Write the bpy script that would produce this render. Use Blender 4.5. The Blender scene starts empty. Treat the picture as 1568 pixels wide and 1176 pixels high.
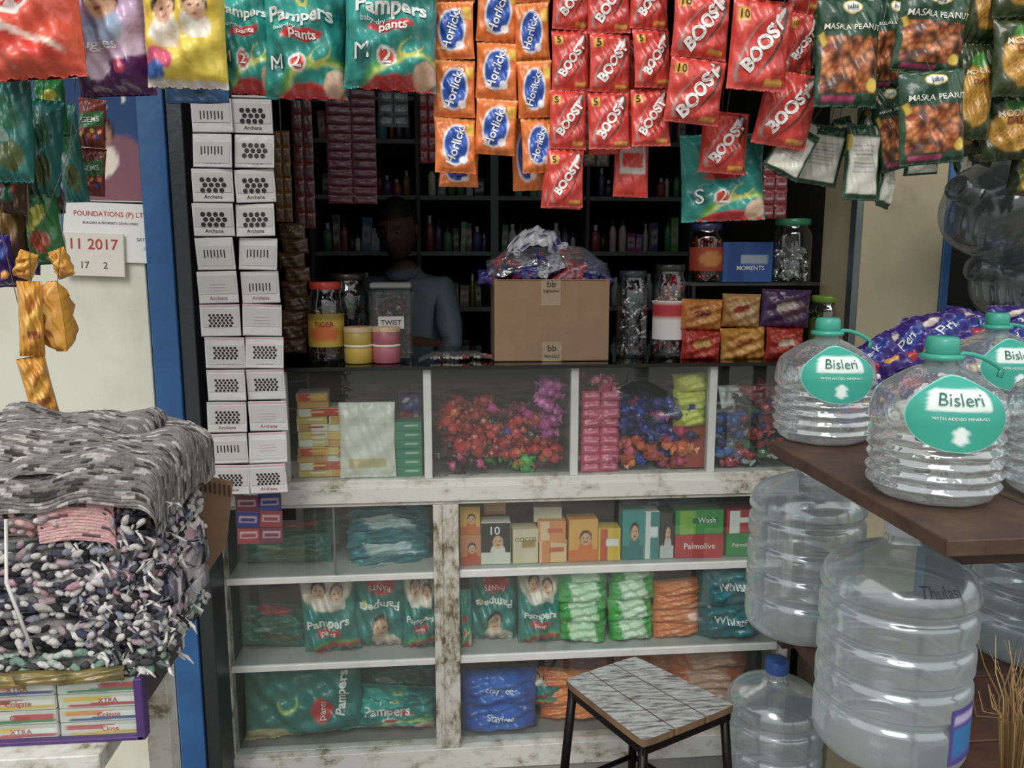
import bpy, math, random
import numpy as np
from mathutils import Matrix, Vector, Euler
random.seed(11); rng=np.random.default_rng(11)
rad=math.radians; pi=math.pi
sc=bpy.context.scene
# ------------------------------------------------------------------ camera
F=1220.0
CAM=Vector((0,-2.2,1.6)); ROT=Euler((rad(81),0,rad(-5)))
RM=ROT.to_matrix()
cd=bpy.data.cameras.new('camera'); co=bpy.data.objects.new('camera',cd); sc.collection.objects.link(co)
co.location=CAM; co.rotation_euler=ROT; cd.sensor_width=36; cd.lens=F/1568*36; cd.clip_start=.02
sc.camera=co
sc.view_settings.view_transform='Standard'
def ray(u,v): return RM@Vector(((u-784)/F,-(v-588)/F,-1))
def at(u,v,Y):
    d=ray(u,v); return CAM+d*((Y-CAM.y)/d.y)
def atz(u,v,Z):
    d=ray(u,v); return CAM+d*((Z-CAM.z)/d.z)
def meas(u0,u1,v0,v1,Y):
    um,vm=(u0+u1)/2,(v0+v1)/2
    w=at(u1,vm,Y).x-at(u0,vm,Y).x; t=at(um,v0,Y).z; b=at(um,v1,Y).z
    return at(um,vm,Y).x,(t+b)/2,w,t-b
def H(s):
    r=[int(s[i:i+2],16)/255 for i in (0,2,4)]
    return np.array([c/12.92 if c<.04045 else ((c+.055)/1.055)**2.4 for c in r])
# ------------------------------------------------------------------ materials
MATS={}
def newmat(n):
    m=bpy.data.materials.new(n); m.use_nodes=True; nt=m.node_tree; nt.nodes.clear()
    o=nt.nodes.new('ShaderNodeOutputMaterial'); MATS[n]=m; return m,nt,o
def nd(nt,t,**k):
    n=nt.nodes.new(t)
    for a,b in k.items():
        if a in n.inputs: n.inputs[a].default_value=b
        else: setattr(n,a,b)
    return n
def pmat(n,rough=.5,metal=0,coat=0,bs=0,bscale=40,vary=0,vscale=8,spec=.5,bdist=.01):
    m,nt,o=newmat(n)
    p=nd(nt,'ShaderNodeBsdfPrincipled'); p.inputs['Roughness'].default_value=rough; p.inputs['Metallic'].default_value=metal
    p.inputs['Coat Weight'].default_value=coat; p.inputs['Coat Roughness'].default_value=.1; p.inputs['Specular IOR Level'].default_value=spec
    a=nd(nt,'ShaderNodeAttribute',attribute_name='Col'); tc=nd(nt,'ShaderNodeTexCoord')
    src=a.outputs['Color']
    if vary:
        nz=nd(nt,'ShaderNodeTexNoise'); nz.inputs['Scale'].default_value=vscale; nz.inputs['Detail'].default_value=4; nt.links.new(tc.outputs['Object'],nz.inputs['Vector'])
        mr=nd(nt,'ShaderNodeMapRange'); mr.inputs['From Min'].default_value=.3; mr.inputs['From Max'].default_value=.7; mr.inputs['To Min'].default_value=1-vary; mr.inputs['To Max'].default_value=1
        nt.links.new(nz.outputs['Fac'],mr.inputs['Value'])
        mx=nd(nt,'ShaderNodeMix',data_type='RGBA',blend_type='MULTIPLY'); mx.inputs[0].default_value=1
        nt.links.new(src,mx.inputs[6]); nt.links.new(mr.outputs[0],mx.inputs[7]); src=mx.outputs[2]
    nt.links.new(src,p.inputs['Base Color'])
    if bs:
        nz=nd(nt,'ShaderNodeTexNoise'); nz.inputs['Scale'].default_value=bscale; nz.inputs['Detail'].default_value=2; nt.links.new(tc.outputs['Object'],nz.inputs['Vector'])
        b=nd(nt,'ShaderNodeBump'); b.inputs['Strength'].default_value=bs; b.inputs['Distance'].default_value=bdist
        nt.links.new(nz.outputs['Fac'],b.inputs['Height']); nt.links.new(b.outputs[0],p.inputs['Normal'])
    nt.links.new(p.outputs[0],o.inputs[0]); return m
pmat('film',.28,0,.3,.45,38)
pmat('foil',.28,.75,.2,.6,60)
pmat('card',.6,0,0,.1,60,.12,20)
pmat('paper',.8,0,0,.1,90)
pmat('plastic',.35,0,.1)
pmat('metal',.4,.8,0,.1,50)
pmat('cloth',.95,0,0,.6,260,.25,120,spec=.2,bdist=.004)
pmat('skin',.6,0,0,.1,150,spec=.3)
pmat('print',.5)
pmat('wall',.85,0,0,.3,12,.35,5)
pmat('dark',.9,0,0,0,10,.3,3,spec=.2)
pmat('wood',.6,0,0,.4,30,.5,14)
pmat('bluepaint',.32,0,.3,.25,20,.25,9)
def worn(n,c0,c1,c2,lo,hi,scale,stretch,rough=.55,gap=.07):
    m,nt,o=newmat(n); p=nd(nt,'ShaderNodeBsdfPrincipled'); p.inputs['Roughness'].default_value=rough
    tc=nd(nt,'ShaderNodeTexCoord'); mp=nd(nt,'ShaderNodeMapping'); mp.inputs['Scale'].default_value=stretch
    nt.links.new(tc.outputs['Object'],mp.inputs[0])
    nz=nd(nt,'ShaderNodeTexNoise'); nz.inputs['Scale'].default_value=scale; nz.inputs['Detail'].default_value=8; nz.inputs['Roughness'].default_value=.7
    nt.links.new(mp.outputs[0],nz.inputs['Vector'])
    r=nd(nt,'ShaderNodeValToRGB'); e=r.color_ramp.elements
    e[0].position=lo; e[0].color=(*c1,1); e[1].position=hi; e[1].color=(*c0,1)
    x=e.new(lo-gap); x.color=(*c2,1)
    nt.links.new(nz.outputs['Fac'],r.inputs[0]); nt.links.new(r.outputs[0],p.inputs['Base Color'])
    b=nd(nt,'ShaderNodeBump'); b.inputs['Strength'].default_value=.25; b.inputs['Distance'].default_value=.004
    nt.links.new(nz.outputs['Fac'],b.inputs['Height']); nt.links.new(b.outputs[0],p.inputs['Normal'])
    nt.links.new(p.outputs[0],o.inputs[0])
worn('wornwhite',H('d2d3cb'),H('b8b4a6'),H('7a6f5e'),.42,.52,12,(1,1,1.6),gap=.06)
worn('wornpost',H('c8c7bf'),H('a39c8c'),H('6a5d4b'),.46,.57,24,(1.5,1,.7),gap=.07)
worn('wornstool',H('c2c6c8'),H('8f8f8d'),H('3a332e'),.45,.56,10,(1.6,10,2),gap=.1)
worn('creamwall',H('c9bd9f'),H('b9ac8e'),H('94866a'),.38,.65,3,(1,1,1),.8,.2)
worn('whitepanel',H('dcdccd'),H('cbcab8'),H('a9a390'),.30,.5,4,(1,1,.6),.4,.15)
worn('ground',H('8b8378'),H('6e675e'),H('524b43'),.42,.6,3,(1,1,1),.95)
def thin(n,tr,gl,fbase,fgain,rough,diff=0,dcol=(.8,.85,.87),bump=0,bscale=30,power=2.0):
    m,nt,o=newmat(n)
    t=nd(nt,'ShaderNodeBsdfTransparent'); t.inputs[0].default_value=(*tr,1)
    g=nd(nt,'ShaderNodeBsdfGlossy'); g.inputs['Color'].default_value=(*gl,1); g.inputs['Roughness'].default_value=rough
    lw=nd(nt,'ShaderNodeLayerWeight'); lw.inputs['Blend'].default_value=.5
    pw=nd(nt,'ShaderNodeMath',operation='POWER'); pw.inputs[1].default_value=power; nt.links.new(lw.outputs['Facing'],pw.inputs[0])
    ma=nd(nt,'ShaderNodeMath',operation='MULTIPLY_ADD',use_clamp=True); ma.inputs[1].default_value=fgain; ma.inputs[2].default_value=fbase
    nt.links.new(pw.outputs[0],ma.inputs[0])
    top=g.outputs[0]
    if diff:
        d=nd(nt,'ShaderNodeBsdfDiffuse'); d.inputs[0].default_value=(*dcol,1)
        mm=nd(nt,'ShaderNodeMixShader'); mm.inputs[0].default_value=diff; nt.links.new(g.outputs[0],mm.inputs[1]); nt.links.new(d.outputs[0],mm.inputs[2]); top=mm.outputs[0]
    if bump:
        tc=nd(nt,'ShaderNodeTexCoord'); nz=nd(nt,'ShaderNodeTexNoise'); nz.inputs['Scale'].default_value=bscale; nz.inputs['Detail'].default_value=2
        nt.links.new(tc.outputs['Object'],nz.inputs['Vector'])
        b=nd(nt,'ShaderNodeBump'); b.inputs['Strength'].default_value=bump; b.inputs['Distance'].default_value=.01
        nt.links.new(nz.outputs['Fac'],b.inputs['Height']); nt.links.new(b.outputs[0],g.inputs['Normal'])
    ms=nd(nt,'ShaderNodeMixShader'); nt.links.new(ma.outputs[0],ms.inputs[0]); nt.links.new(t.outputs[0],ms.inputs[1]); nt.links.new(top,ms.inputs[2])
    nt.links.new(ms.outputs[0],o.inputs[0])
thin('pane',(.95,.98,.97),(1,1,1),.08,.8,.01,diff=.25,dcol=(.7,.72,.7),power=4)
thin('clear',(.93,.96,.96),(1,1,1),.10,.6,.07,bump=.15,bscale=25)
thin('pet',(.88,.93,.94),(1,1,1),.30,.6,.06,diff=.22,dcol=(.8,.85,.87),bump=.5,bscale=35,power=1.5)
thin('jug',(.86,.91,.93),(.95,1,1),.36,.55,.15,diff=.5,dcol=(.60,.69,.72),bump=.12,bscale=9,power=1.4)
thin('jugshade',(.6,.64,.65),(.95,1,1),.12,.5,.12,diff=.4,dcol=(.3,.33,.34),bump=.12,bscale=9,power=1.6)  # darker copy of jug for the hanging pair, shade put into its colour
thin('darkglass',(.10,.12,.12),(1,1,1),.08,.7,.03,power=4)
thin('bag',(.95,.96,.97),(1,1,1),.13,.5,.12,diff=.2,bump=.8,bscale=30)
# ------------------------------------------------------------------ builder
_tc={}
def tmesh(s,bold=.012):
    k=(s,bold)
    if k in _tc: return _tc[k]
    cu=bpy.data.curves.new('t','FONT'); cu.body=s; cu.align_x='CENTER'; cu.align_y='CENTER'; cu.offset=bold; cu.resolution_u=3
    ob=bpy.data.objects.new('t',cu); sc.collection.objects.link(ob)
    dg=bpy.context.evaluated_depsgraph_get(); dg.update()
    me=ob.evaluated_get(dg).to_mesh()
    V=np.array([v.co[:] for v in me.vertices]).reshape(-1,3); Fs=[tuple(p.vertices) for p in me.polygons]
    ob.evaluated_get(dg).to_mesh_clear(); bpy.data.objects.remove(ob); bpy.data.curves.remove(cu)
    _tc[k]=(V,Fs); return _tc[k]
def T(x=0,y=0,z=0,rx=0,ry=0,rz=0,s=1):
    return Matrix.Translation((x,y,z))@Euler((rad(rx),rad(ry),rad(rz))).to_matrix().to_4x4()@Matrix.Scale(s,4)
class MB:
    def __init__(s): s.V=[];s.C=[];s.F=[];s.M=[];s.S=[];s.n=0;s.m=[]
    def add(s,V,Fs,col,mat,M=None,smooth=True):
        V=np.asarray(V,float).reshape(-1,3)
        if M is not None:
            A=np.array(M); V=V@A[:3,:3].T+A[:3,3]
        col=np.asarray(col,float)
        if col.ndim==1: col=np.tile(col[:3],(len(V),1))
        s.V.append(V); s.C.append(col.reshape(-1,3))
        if mat not in s.m: s.m.append(mat)
        k=s.m.index(mat); n=s.n
        s.F+= [tuple(i+n for i in f) for f in Fs]; s.M+=[k]*len(Fs); s.S+=[smooth]*len(Fs); s.n+=len(V)
    def grid(s,P,C,mat,M=None,smooth=True,wrap=False):
        h,w=P.shape[:2]; Fs=[]
        for i in range(h-1):
            for j in range(w if wrap else w-1):
                j2=(j+1)%w; Fs.append((i*w+j,i*w+j2,(i+1)*w+j2,(i+1)*w+j))
        C=np.asarray(C,float)
        s.add(P.reshape(-1,3),Fs,C.reshape(-1,3) if C.ndim>1 else C,mat,M,smooth)
    def box(s,x0,x1,y0,y1,z0,z1,col,mat='card',M=None,b=.0015):
        c=np.array([(x0+x1)/2,(y0+y1)/2,(z0+z1)/2]); hs=np.array([abs(x1-x0)/2,abs(y1-y0)/2,abs(z1-z0)/2]); b=min(b,hs.min()*.45)
        V=[];idx={}
        for sx in(-1,1):
            for sy in(-1,1):
                for sz in(-1,1):
                    for a in range(3):
                        sg=(sx,sy,sz); p=[sg[k]*(hs[k]-(0 if k==a else b)) for k in range(3)]
                        idx[(sg,a)]=len(V); V.append(p)
        V=np.array(V); Fs=[]
        def sg(a,va,b_,vb,c_,vc):
            r=[0,0,0]; r[a]=va; r[b_]=vb; r[c_]=vc; return tuple(r)
        for a in range(3):
            p,q=(a+1)%3,(a+2)%3
            for sa in(-1,1): Fs.append([idx[(sg(a,sa,p,x,q,y),a)] for x,y in((-1,-1),(1,-1),(1,1),(-1,1))])
        for c_ in range(3):
            a,b_=(c_+1)%3,(c_+2)%3
            for sa in(-1,1):
                for sb in(-1,1):
                    Fs.append([idx[(sg(a,sa,b_,sb,c_,-1),a)],idx[(sg(a,sa,b_,sb,c_,1),a)],idx[(sg(a,sa,b_,sb,c_,1),b_)],idx[(sg(a,sa,b_,sb,c_,-1),b_)]])
        for sx in(-1,1):
            for sy in(-1,1):
                for sz in(-1,1): Fs.append([idx[((sx,sy,sz),a)] for a in range(3)])
        out=[]
        for f in Fs:
            P=V[f]; nrm=np.cross(P[1]-P[0],P[2]-P[0])
            out.append(tuple(f) if nrm@P.mean(0)>0 else tuple(f[::-1]))
        s.add(V+c,out,col,mat,M,False)
    def lathe(s,prof,col,mat='plastic',M=None,seg=32,smooth=True):
        prof=np.array(prof,float); a=np.linspace(0,2*pi,seg,endpoint=False)
        P=np.zeros((len(prof),seg,3)); P[:,:,0]=prof[:,0:1]*np.cos(a); P[:,:,1]=prof[:,0:1]*np.sin(a); P[:,:,2]=prof[:,1:2]
        C=np.asarray(col,float)
        if C.ndim==2: C=np.repeat(C[:,None,:],seg,1)
        s.grid(P,C,mat,M,smooth,wrap=True)
    def tube(s,pts,r,col,mat='plastic',M=None,seg=6):
        pts=[Vector(p) for p in pts]; n=len(pts); rs=r if hasattr(r,'__len__') else [r]*n
        P=np.zeros((n+2,seg,3))
        for i,p in enumerate(pts):
            d=(pts[min(i+1,n-1)]-pts[max(i-1,0)]).normalized()
            u=d.cross(Vector((0,0,1))); 
            if u.length<1e-3: u=d.cross(Vector((1,0,0)))
            u.normalize(); w=u.cross(d)
            for k in range(seg):
                t=2*pi*k/seg; P[i+1,k]=p+(u*math.cos(t)+w*math.sin(t))*rs[i]
        P[0]=P[1].mean(0); P[-1]=P[-2].mean(0)
        s.grid(P,col,mat,M,True,wrap=True)
    def text(s,t,size,cx,cz,col,mapf=None,rot=0,sx=1,mat='print',M=None,bold=.008):
        V,Fs=tmesh(t,bold)
        if len(V)==0: return
        x=V[:,0]*size*sx; z=V[:,1]*size; c,sn=math.cos(rad(rot)),math.sin(rad(rot))
        X=x*c-z*sn+cx; Z=x*sn+z*c+cz
        if mapf: P=mapf(X,Z)
        else: P=np.stack([X,np.full_like(X,-.0008),Z],1)
        s.add(P,Fs,col,mat,M,False)
    def finish(s,name,loc=(0,0,0),rot=(0,0,0),parent=None):
        me=bpy.data.meshes.new(name); V=np.concatenate(s.V)
        me.from_pydata(V.tolist(),[],s.F); 
        for m in s.m: me.materials.append(MATS[m])
        me.polygons.foreach_set('material_index',s.M); me.polygons.foreach_set('use_smooth',s.S)
        ca=me.color_attributes.new('Col','FLOAT_COLOR','POINT'); C=np.concatenate(s.C)
        lum=C@np.array([.3,.59,.11]); C=lum[:,None]*.10+C*.88+np.array([.008,.007,.005])
        C=np.clip(np.hstack([C,np.ones((len(C),1))]),0,1)
        ca.data.foreach_set('color',C.ravel()); me.update()
        o=bpy.data.objects.new(name,me); sc.collection.objects.link(o); o.location=loc; o.rotation_euler=[rad(a) for a in rot]
        if parent: o.parent=parent
        return o
# ------------------------------------------------------------------ print painting
def sm(x,k=12): return np.clip(x*k+.5,0,1)
def over(C,m,col): 
    m=m[...,None]; return C*(1-m)+np.asarray(col)*m
def ell(U,V,cx,cy,rx,ry,rot=0,k=10):
    c,s=math.cos(rad(rot)),math.sin(rad(rot)); x=(U-cx)*c+(V-cy)*s; y=-(U-cx)*s+(V-cy)*c
    return sm(1-np.sqrt((x/rx)**2+(y/ry)**2),k)
def rct(U,V,cx,cy,rx,ry,rot=0,k=30):
    c,s=math.cos(rad(rot)),math.sin(rad(rot)); x=(U-cx)*c+(V-cy)*s; y=-(U-cx)*s+(V-cy)*c
    return sm(np.minimum(rx-np.abs(x),ry-np.abs(y)),k)
def flat(U,col): return np.ones(U.shape+(3,))*np.asarray(col)
def face(C,U,V,cx,cy,r,asp=1,hair='2a1a14',skin='e2b08c',body='f3e6d8'):
    C=over(C,ell(U,V,cx,cy-1.5*r*asp,r*1.2,r*1.1*asp),H(body))
    C=over(C,ell(U,V,cx,cy+.2*r*asp,r*1.02,r*1.1*asp),H(hair))
    C=over(C,ell(U,V,cx,cy-.1*r*asp,r*.85,r*.95*asp),H(skin))
    for d in(-.35,.35): C=over(C,ell(U,V,cx+d*r,cy+.05*r*asp,r*.13,r*.1*asp),H('201510'))
    return over(C,ell(U,V,cx,cy-.5*r*asp,r*.3,r*.1*asp),H('a04038'))
TEAL=H('149a8e'); WHITE=H('f2f2ee'); RED=H('d8232a'); GREEN=H('2fae4a')
def D_diaper(U,V):
    C=flat(U,H('14958c')); C=over(C,ell(U,V,-.9,.9,1.2,.8),H('2bb0a4')); C=over(C,ell(U,V,.7,.9,.5,.5),H('0f8078'))
    C=over(C,ell(U,V,.5,-1.0,1.1,.66,0),H('58b25c')); C=over(C,ell(U,V,.6,-1.05,1.1,.62,0),H('c9e06a')); C=over(C,ell(U,V,.7,-1.1,1.12,.60),H('1a9f95'))
    C=over(C,ell(U,V,.1,-1.12,.9,.34,4),H('d5262c')); C=over(C,ell(U,V,.75,-.75,.3,.2,20),H('e8c4a4'))
    C=over(C,ell(U,V,-.02,.02,.5,.10,3),RED)
    C=over(C,ell(U,V,-.02,.64,.13,.09),H('e8d23a')); C=over(C,ell(U,V,-.02,.67,.07,.05),TEAL)
    C=over(C,ell(U,V,-.62,-.46,.22,.17),H('0d6f68')); C=over(C,ell(U,V,-.1,-.48,.22,.17),WHITE); C=over(C,ell(U,V,-.1,-.48,.17,.13),H('e8453a'))
    C=over(C,ell(U,V,.42,-.32,.3,.15,20),H('d8c94a')); C=over(C,ell(U,V,.45,-.29,.26,.12,20),H('169c90'))
    return C
TX_diaper=[('Pampers',.265,-.02,.34,WHITE,0,1,.03),('baby-dry',.09,-.4,.12,WHITE,0),('pants',.17,.02,.02,WHITE,0,1,.02),('M',.28,-.62,-.46,WHITE,0,1,0),('2',.26,-.1,-.48,WHITE,0,1,.02)]
def D_dbaby(U,V):
    C=flat(U,H('0d857c')); C=over(C,ell(U,V,0,.75,.95,.62),H('e4d0bb')); C=face(C,U,V,-.25,.62,.27,.8); C=face(C,U,V,.38,.5,.24,.8)
    C=over(C,ell(U,V,0,-.15,.95,.28),H('0d8880')); C=over(C,ell(U,V,.2,-1.05,1.1,.42),H('58b25c')); C=over(C,ell(U,V,.3,-1.1,1.1,.38),RED); C=over(C,ell(U,V,.5,-1.15,.9,.3),H('0f857c'))
    C=over(C,rct(U,V,0,-.44,.42,.08),RED); return C
TX_dbaby=[('Pampers',.26,0,-.2,WHITE,0,1,.03),('pants',.15,0,-.44,WHITE,0)]
def D_dinv(U,V):
    C=flat(U,H('0d857c')); C=over(C,ell(U,V,.05,.62,.5,.3),RED); C=over(C,ell(U,V,-.55,.1,.12,.1),H('d8c94a'))
    C=face(C,U,V,.05,-.45,.3,.8,body='e4d0bb'); return over(C,ell(U,V,.4,-.9,.4,.2),H('e9d5bf'))
TX_dinv=[('Pampers',.25,0,.08,WHITE,180,1,.03),('PANTS',.16,0,.5,WHITE,180)]
def D_malt(U,V):
    C=flat(U,H('ef7c24')); C=over(C,rct(U,V,0,.97,1.2,.08),H('f5a050'))
    C=over(C,rct(U,V,.72,.55,.2,.2),H('f2c52a')); C=over(C,ell(U,V,-.02,-.02,.66,.74,-14),H('f4f4f6')); C=over(C,ell(U,V,-.02,-.02,.58,.67,-14),H('1553b8'))
    C=over(C,ell(U,V,.35,-.55,.2,.14),H('f4f4f6')); return C
TX_malt=[('Horlicks',.36,-.03,0,WHITE,72,1,.02)]
def D_boost(U,V):
    C=flat(U,H('dd3626')); C=over(C,ell(U,V,.9,-.6,.5,.9,-20),H('c0281e'))
    C=over(C,ell(U,V,.10,.04,1.05,.42,52),H('3c3836')); C=over(C,ell(U,V,-.03,-.03,1.02,.40,52),H('d63023')); C=over(C,ell(U,V,-.22,-.10,.9,.33,52),H('9f9a96')); C=over(C,ell(U,V,-.12,-.06,.92,.34,52),H('d63023'))
    C=over(C,ell(U,V,.52,.62,.28,.08,50),H('e6e0da')); C=over(C,rct(U,V,-.68,.62,.2,.15),H('f0b428')); C=over(C,rct(U,V,0,-.97,1.2,.06),H('e85a50')); C=over(C,rct(U,V,.5,-.82,.3,.05),H('e8b030')); return C
TX_boost=[('BOOST',.36,.02,-.02,WHITE,55,1.0,.045),('5',.3,-.68,.62,H('201010'),0)]
TX_boost10=[('BOOST',.36,.02,-.02,WHITE,55,1.0,.045),('10',.22,-.68,.62,H('201010'),0)]
_vp=rng.random((150,2))*2-1; _vc=rng.random(150)
def D_nut(U,V):
    C=flat(U,H('174a30')); d=((U[...,None]-_vp[:,0])**2+((V[...,None]-_vp[:,1])*1.3)**2); k=d.argmin(-1); dm=np.sqrt(d.min(-1))
    nut=np.stack([H('a0401c')*(1-t)+H('e08a40')*t for t in _vc])[k]*(1.35-dm[...,None]*8).clip(.18,1.3)
    m=rct(U,V,0,-.26,.88,.5)*1.0; C=C*(1-m[...,None])+nut*m[...,None]
    C=over(C,ell(U,V,0,.78,.3,.12),H('e9c83a')); C=over(C,ell(U,V,0,.78,.26,.1),H('f0f0e8'))
    C=over(C,ell(U,V,.72,-.62,.17,.13),H('e6c330')); C=over(C,rct(U,V,-.3,-.86,.5,.05),H('c7407a')); C=over(C,rct(U,V,-.85,.2,.06,.12,30),H('e6c330')); return C
TX_nut=[('MASALA PEANUT',.135,0,.40,H('f0efe0'),0),('jabs',.13,0,.78,H('14452c'),0)]
def D_nutback(U,V):
    C=flat(U,H('1b4a30')); C=over(C,rct(U,V,0,-.1,.84,.74),H('e6e7d8'))
    for i in range(7): C=over(C,rct(U,V,-.05,.4-i*.11,.6,.018),H('9a9e94'))
    return over(C,rct(U,V,-.85,.5,.1,.2),H('d9b92e'))
def D_dal(U,V):
    C=flat(U,H('33431f')); C=over(C,ell(U,V,0,-.1,.85,.65),H('cf9a22')); n=np.sin(U*37)*np.sin(V*43); C=over(C,ell(U,V,0,-.25,.7,.42)*(n>0),H('a87414')); return over(C,ell(U,V,0,.6,.4,.16),H('4a9a3a'))
TX_dal=[('MOONG',.2,0,.35,H('f3e9c8'),0),('DAL',.22,0,.15,H('8a1a1a'),0)]
def D_dalb(U,V):
    C=flat(U,H('26301c')); C=over(C,rct(U,V,-.2,.0,.5,1.0,12),H('6a6a20')); C=over(C,ell(U,V,.1,-.5,.5,.3),H('d0a028')); return over(C,rct(U,V,.3,.5,.3,.2),H('b8b090'))
def D_redchip(U,V):
    C=flat(U,H('ee5535')); C=over(C,ell(U,V,-.5,.3,.7,.3,-12),H('f4f0ea')); C=over(C,ell(U,V,-.5,-.38,1.3,.22,-12),H('f7d9c8')); return over(C,ell(U,V,-.4,-.46,1.2,.16,-13),H('ea3b26'))
def D_purple(U,V):
    C=flat(U,H('c9a9cf')); C=over(C,rct(U,V,0,-.6,1.2,.42),H('5a1f66')); C=over(C,ell(U,V,0,-.2,1.1,.25),H('d9bfdc')); C=face(C,U,V,.1,.5,.42,.7,body='9fb7d8'); C=over(C,ell(U,V,-.25,-.55,.3,.22),H('e7d8ee')); return over(C,ell(U,V,.4,-.55,.16,.13),H('c22a52'))
def D_mamy(U,V):
    C=flat(U,H('f2cf1c')); C=over(C,rct(U,V,0,.85,1.2,.2),H('5a3aa0')); C=face(C,U,V,-.35,.3,.33,.75,body='f6ecdc'); C=face(C,U,V,.4,.35,.28,.75,body='f6ecdc')
    C=over(C,ell(U,V,.25,-.6,.7,.35,8),H('f2d838')); C=over(C,ell(U,V,-.6,-.55,.4,.2),H('e4507a')); C=over(C,ell(U,V,-.7,-.75,.3,.18),H('3a70c0')); return over(C,rct(U,V,0,-.95,1.2,.07),H('f0e8e0'))
TX_mamy=[('mamypoko',.2,0,.86,WHITE,0)]
def D_gold(U,V):
    C=flat(U,H('dc9a1c')); C=over(C,ell(U,V,0,0,.6,.35,30),H('ecb83a')); C=over(C,rct(U,V,.1,-.45,.5,.1),H('a85a18')); return over(C,ell(U,V,0,.3,.4,.12,30),H('c07018'))
def D_green(U,V):
    C=flat(U,H('1f7a3a')); C=over(C,ell(U,V,0,.2,.7,.25,20),H('c9c93a')); C=over(C,ell(U,V,0,-.4,.6,.3),H('a04020')); return C
def D_tealsn(U,V):
    C=flat(U,H('13736a')); C=over(C,ell(U,V,0,.3,.7,.3,-15),H('1c6a4a')); C=over(C,ell(U,V,.2,-.5,.6,.3),H('4a5a2a')); C=over(C,ell(U,V,-.3,-.1,.3,.12,-15),H('9ab0a0')); return C
def D_brown(U,V):
    C=flat(U,H('4a3020')); C=over(C,ell(U,V,.1,.2,.6,.3,-15),H('7a5a20')); C=over(C,ell(U,V,-.2,-.4,.4,.25),H('2a6a5a')); return over(C,ell(U,V,.3,-.2,.2,.15),H('b83a28'))
def D_gems(U,V):
    C=flat(U,H('7a2a1e')); C=over(C,rct(U,V,0,.1,.9,.3,8),H('2a7a3a')); r=[ 'e8c030','d02a2a','2a60c0','f07a20']
    for i in range(8): C=over(C,ell(U,V,-.7+i*.2,-.5+.15*math.sin(i*2),.14,.1),H(r[i%4]))
    return C
TX_gems=[('GEMS',.34,0,.1,WHITE,8)]
def D_choc(U,V):
    C=flat(U,H('34207a')); C=over(C,ell(U,V,.2,.2,.8,.3,25),H('2a3f98')); C=over(C,ell(U,V,-.4,-.4,.5,.25,-10),H('b8282c')); C=over(C,ell(U,V,-.35,.5,.35,.12,20),H('e9dcc8')); return over(C,ell(U,V,.5,-.5,.25,.15),H('e0a028'))
TX_choc=[('Perk',.24,.1,.2,WHITE,20)]
def D_sol(c,c2='ffffff'):
    def f(U,V):
        C=flat(U,H(c)); C=over(C,rct(U,V,0,.05,.75,.4),H(c2)*.9); C=over(C,rct(U,V,0,.05,.6,.22),H(c)); return C
    return f
def D_bag(c,c2):
    def f(U,V):
        C=flat(U,H(c)); return over(C,rct(U,V,0,0,.55,1.2,8),H(c2))
    return f
def D_sil(U,V):
    C=flat(U,H('c4c6cc')); n=np.sin(U*9+V*5)*np.sin(V*11-U*4); return over(C,sm(n-.4,5),H('3a2a6a'))
def pillow(mb,w,h,t,design,M=None,texts=(),nx=36,nz=48,mat='film',crimp=.07,wr=1.,zig=True,taper=0,toff=.0032):
    ph=[random.random()*6.28 for _ in range(6)]; bend=random.uniform(-.03,.03)*h
    def surf(U,V):
        e=np.clip(1-np.abs(U)**3.2,0,1)**.6; vv=np.clip(np.abs(V)/(1-crimp),0,1); g=np.clip(1-vv**5,0,1)**.6
        a=t/2*e*g
        a=a+wr*t*.08*e*g*(np.sin(6*U+2.5*V+ph[0])+.8*np.sin(9*V-4*U+ph[1])+.5*np.sin(15*U+9*V+ph[2]))
        a=a+wr*t*.06*e*np.sin(16*U+ph[3]+2*V)*np.exp(-(1-vv)*5)
        return a
    def XZ(U,V): 
        return U*w/2*(1-.035*np.cos(V*pi/2))*(1-taper*(V+1)/2), V*h/2
    def front(U,V):
        x,z=XZ(U,V); return np.stack([x,-surf(U,V)+bend*V*V,z],-1)
    U,V=np.meshgrid(np.linspace(-1,1,nx+1),np.linspace(-1,1,nz+1)); P=front(U,V)
    if zig: P[0,::2,2]+=h*.012; P[-1,::2,2]-=h*.012
    mb.grid(P,design(U,V),mat,M)
    U2,V2=np.meshgrid(np.linspace(1,-1,13),np.linspace(-1,1,15)); x,z=XZ(U2,V2)
    mb.grid(np.stack([x,np.abs(surf(U2,V2))*1+bend*V2*V2+.0005,z],-1),design(U2*0-.98,V2),mat,M)
    to=min(toff,.0012+t*.03)
    for tx in texts:
        s,sz,cx,cz,col,r=tx[:6]; sx=tx[6] if len(tx)>6 else 1; bo=tx[7] if len(tx)>7 else .008
        def mp(X,Z):
            Uu=np.clip(X/(w/2),-1,1); Vv=np.clip(Z/(h/2),-1,1); y=-surf(Uu,Vv)+bend*Vv*Vv-to
            return np.stack([X,y,Z],-1)
        mb.text(s,sz*w*.82,cx*w/2,cz*h/2,col,mp,r,sx,'print',M,bo)
def carton(mb,w,d,h,col,design=None,texts=(),M=None,mat='card',n=22):
    mb.box(-w/2,w/2,-d/2,d/2,0,h,col,mat,M)
    if design:
        U,V=np.meshgrid(np.linspace(-1,1,n+1),np.linspace(-1,1,n+1))
        P=np.stack([U*w*.49,np.full_like(U,-d/2-.0006),h/2+V*h*.49],-1); mb.grid(P,design(U,V),mat,M)
    for s,sz,cx,cz,c,r in texts:
        mb.text(s,sz*w,cx*w/2,h/2+cz*h/2,c,lambda X,Z:np.stack([X,np.full_like(X,-d/2-.0013),Z],-1),r,M=M)
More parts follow.
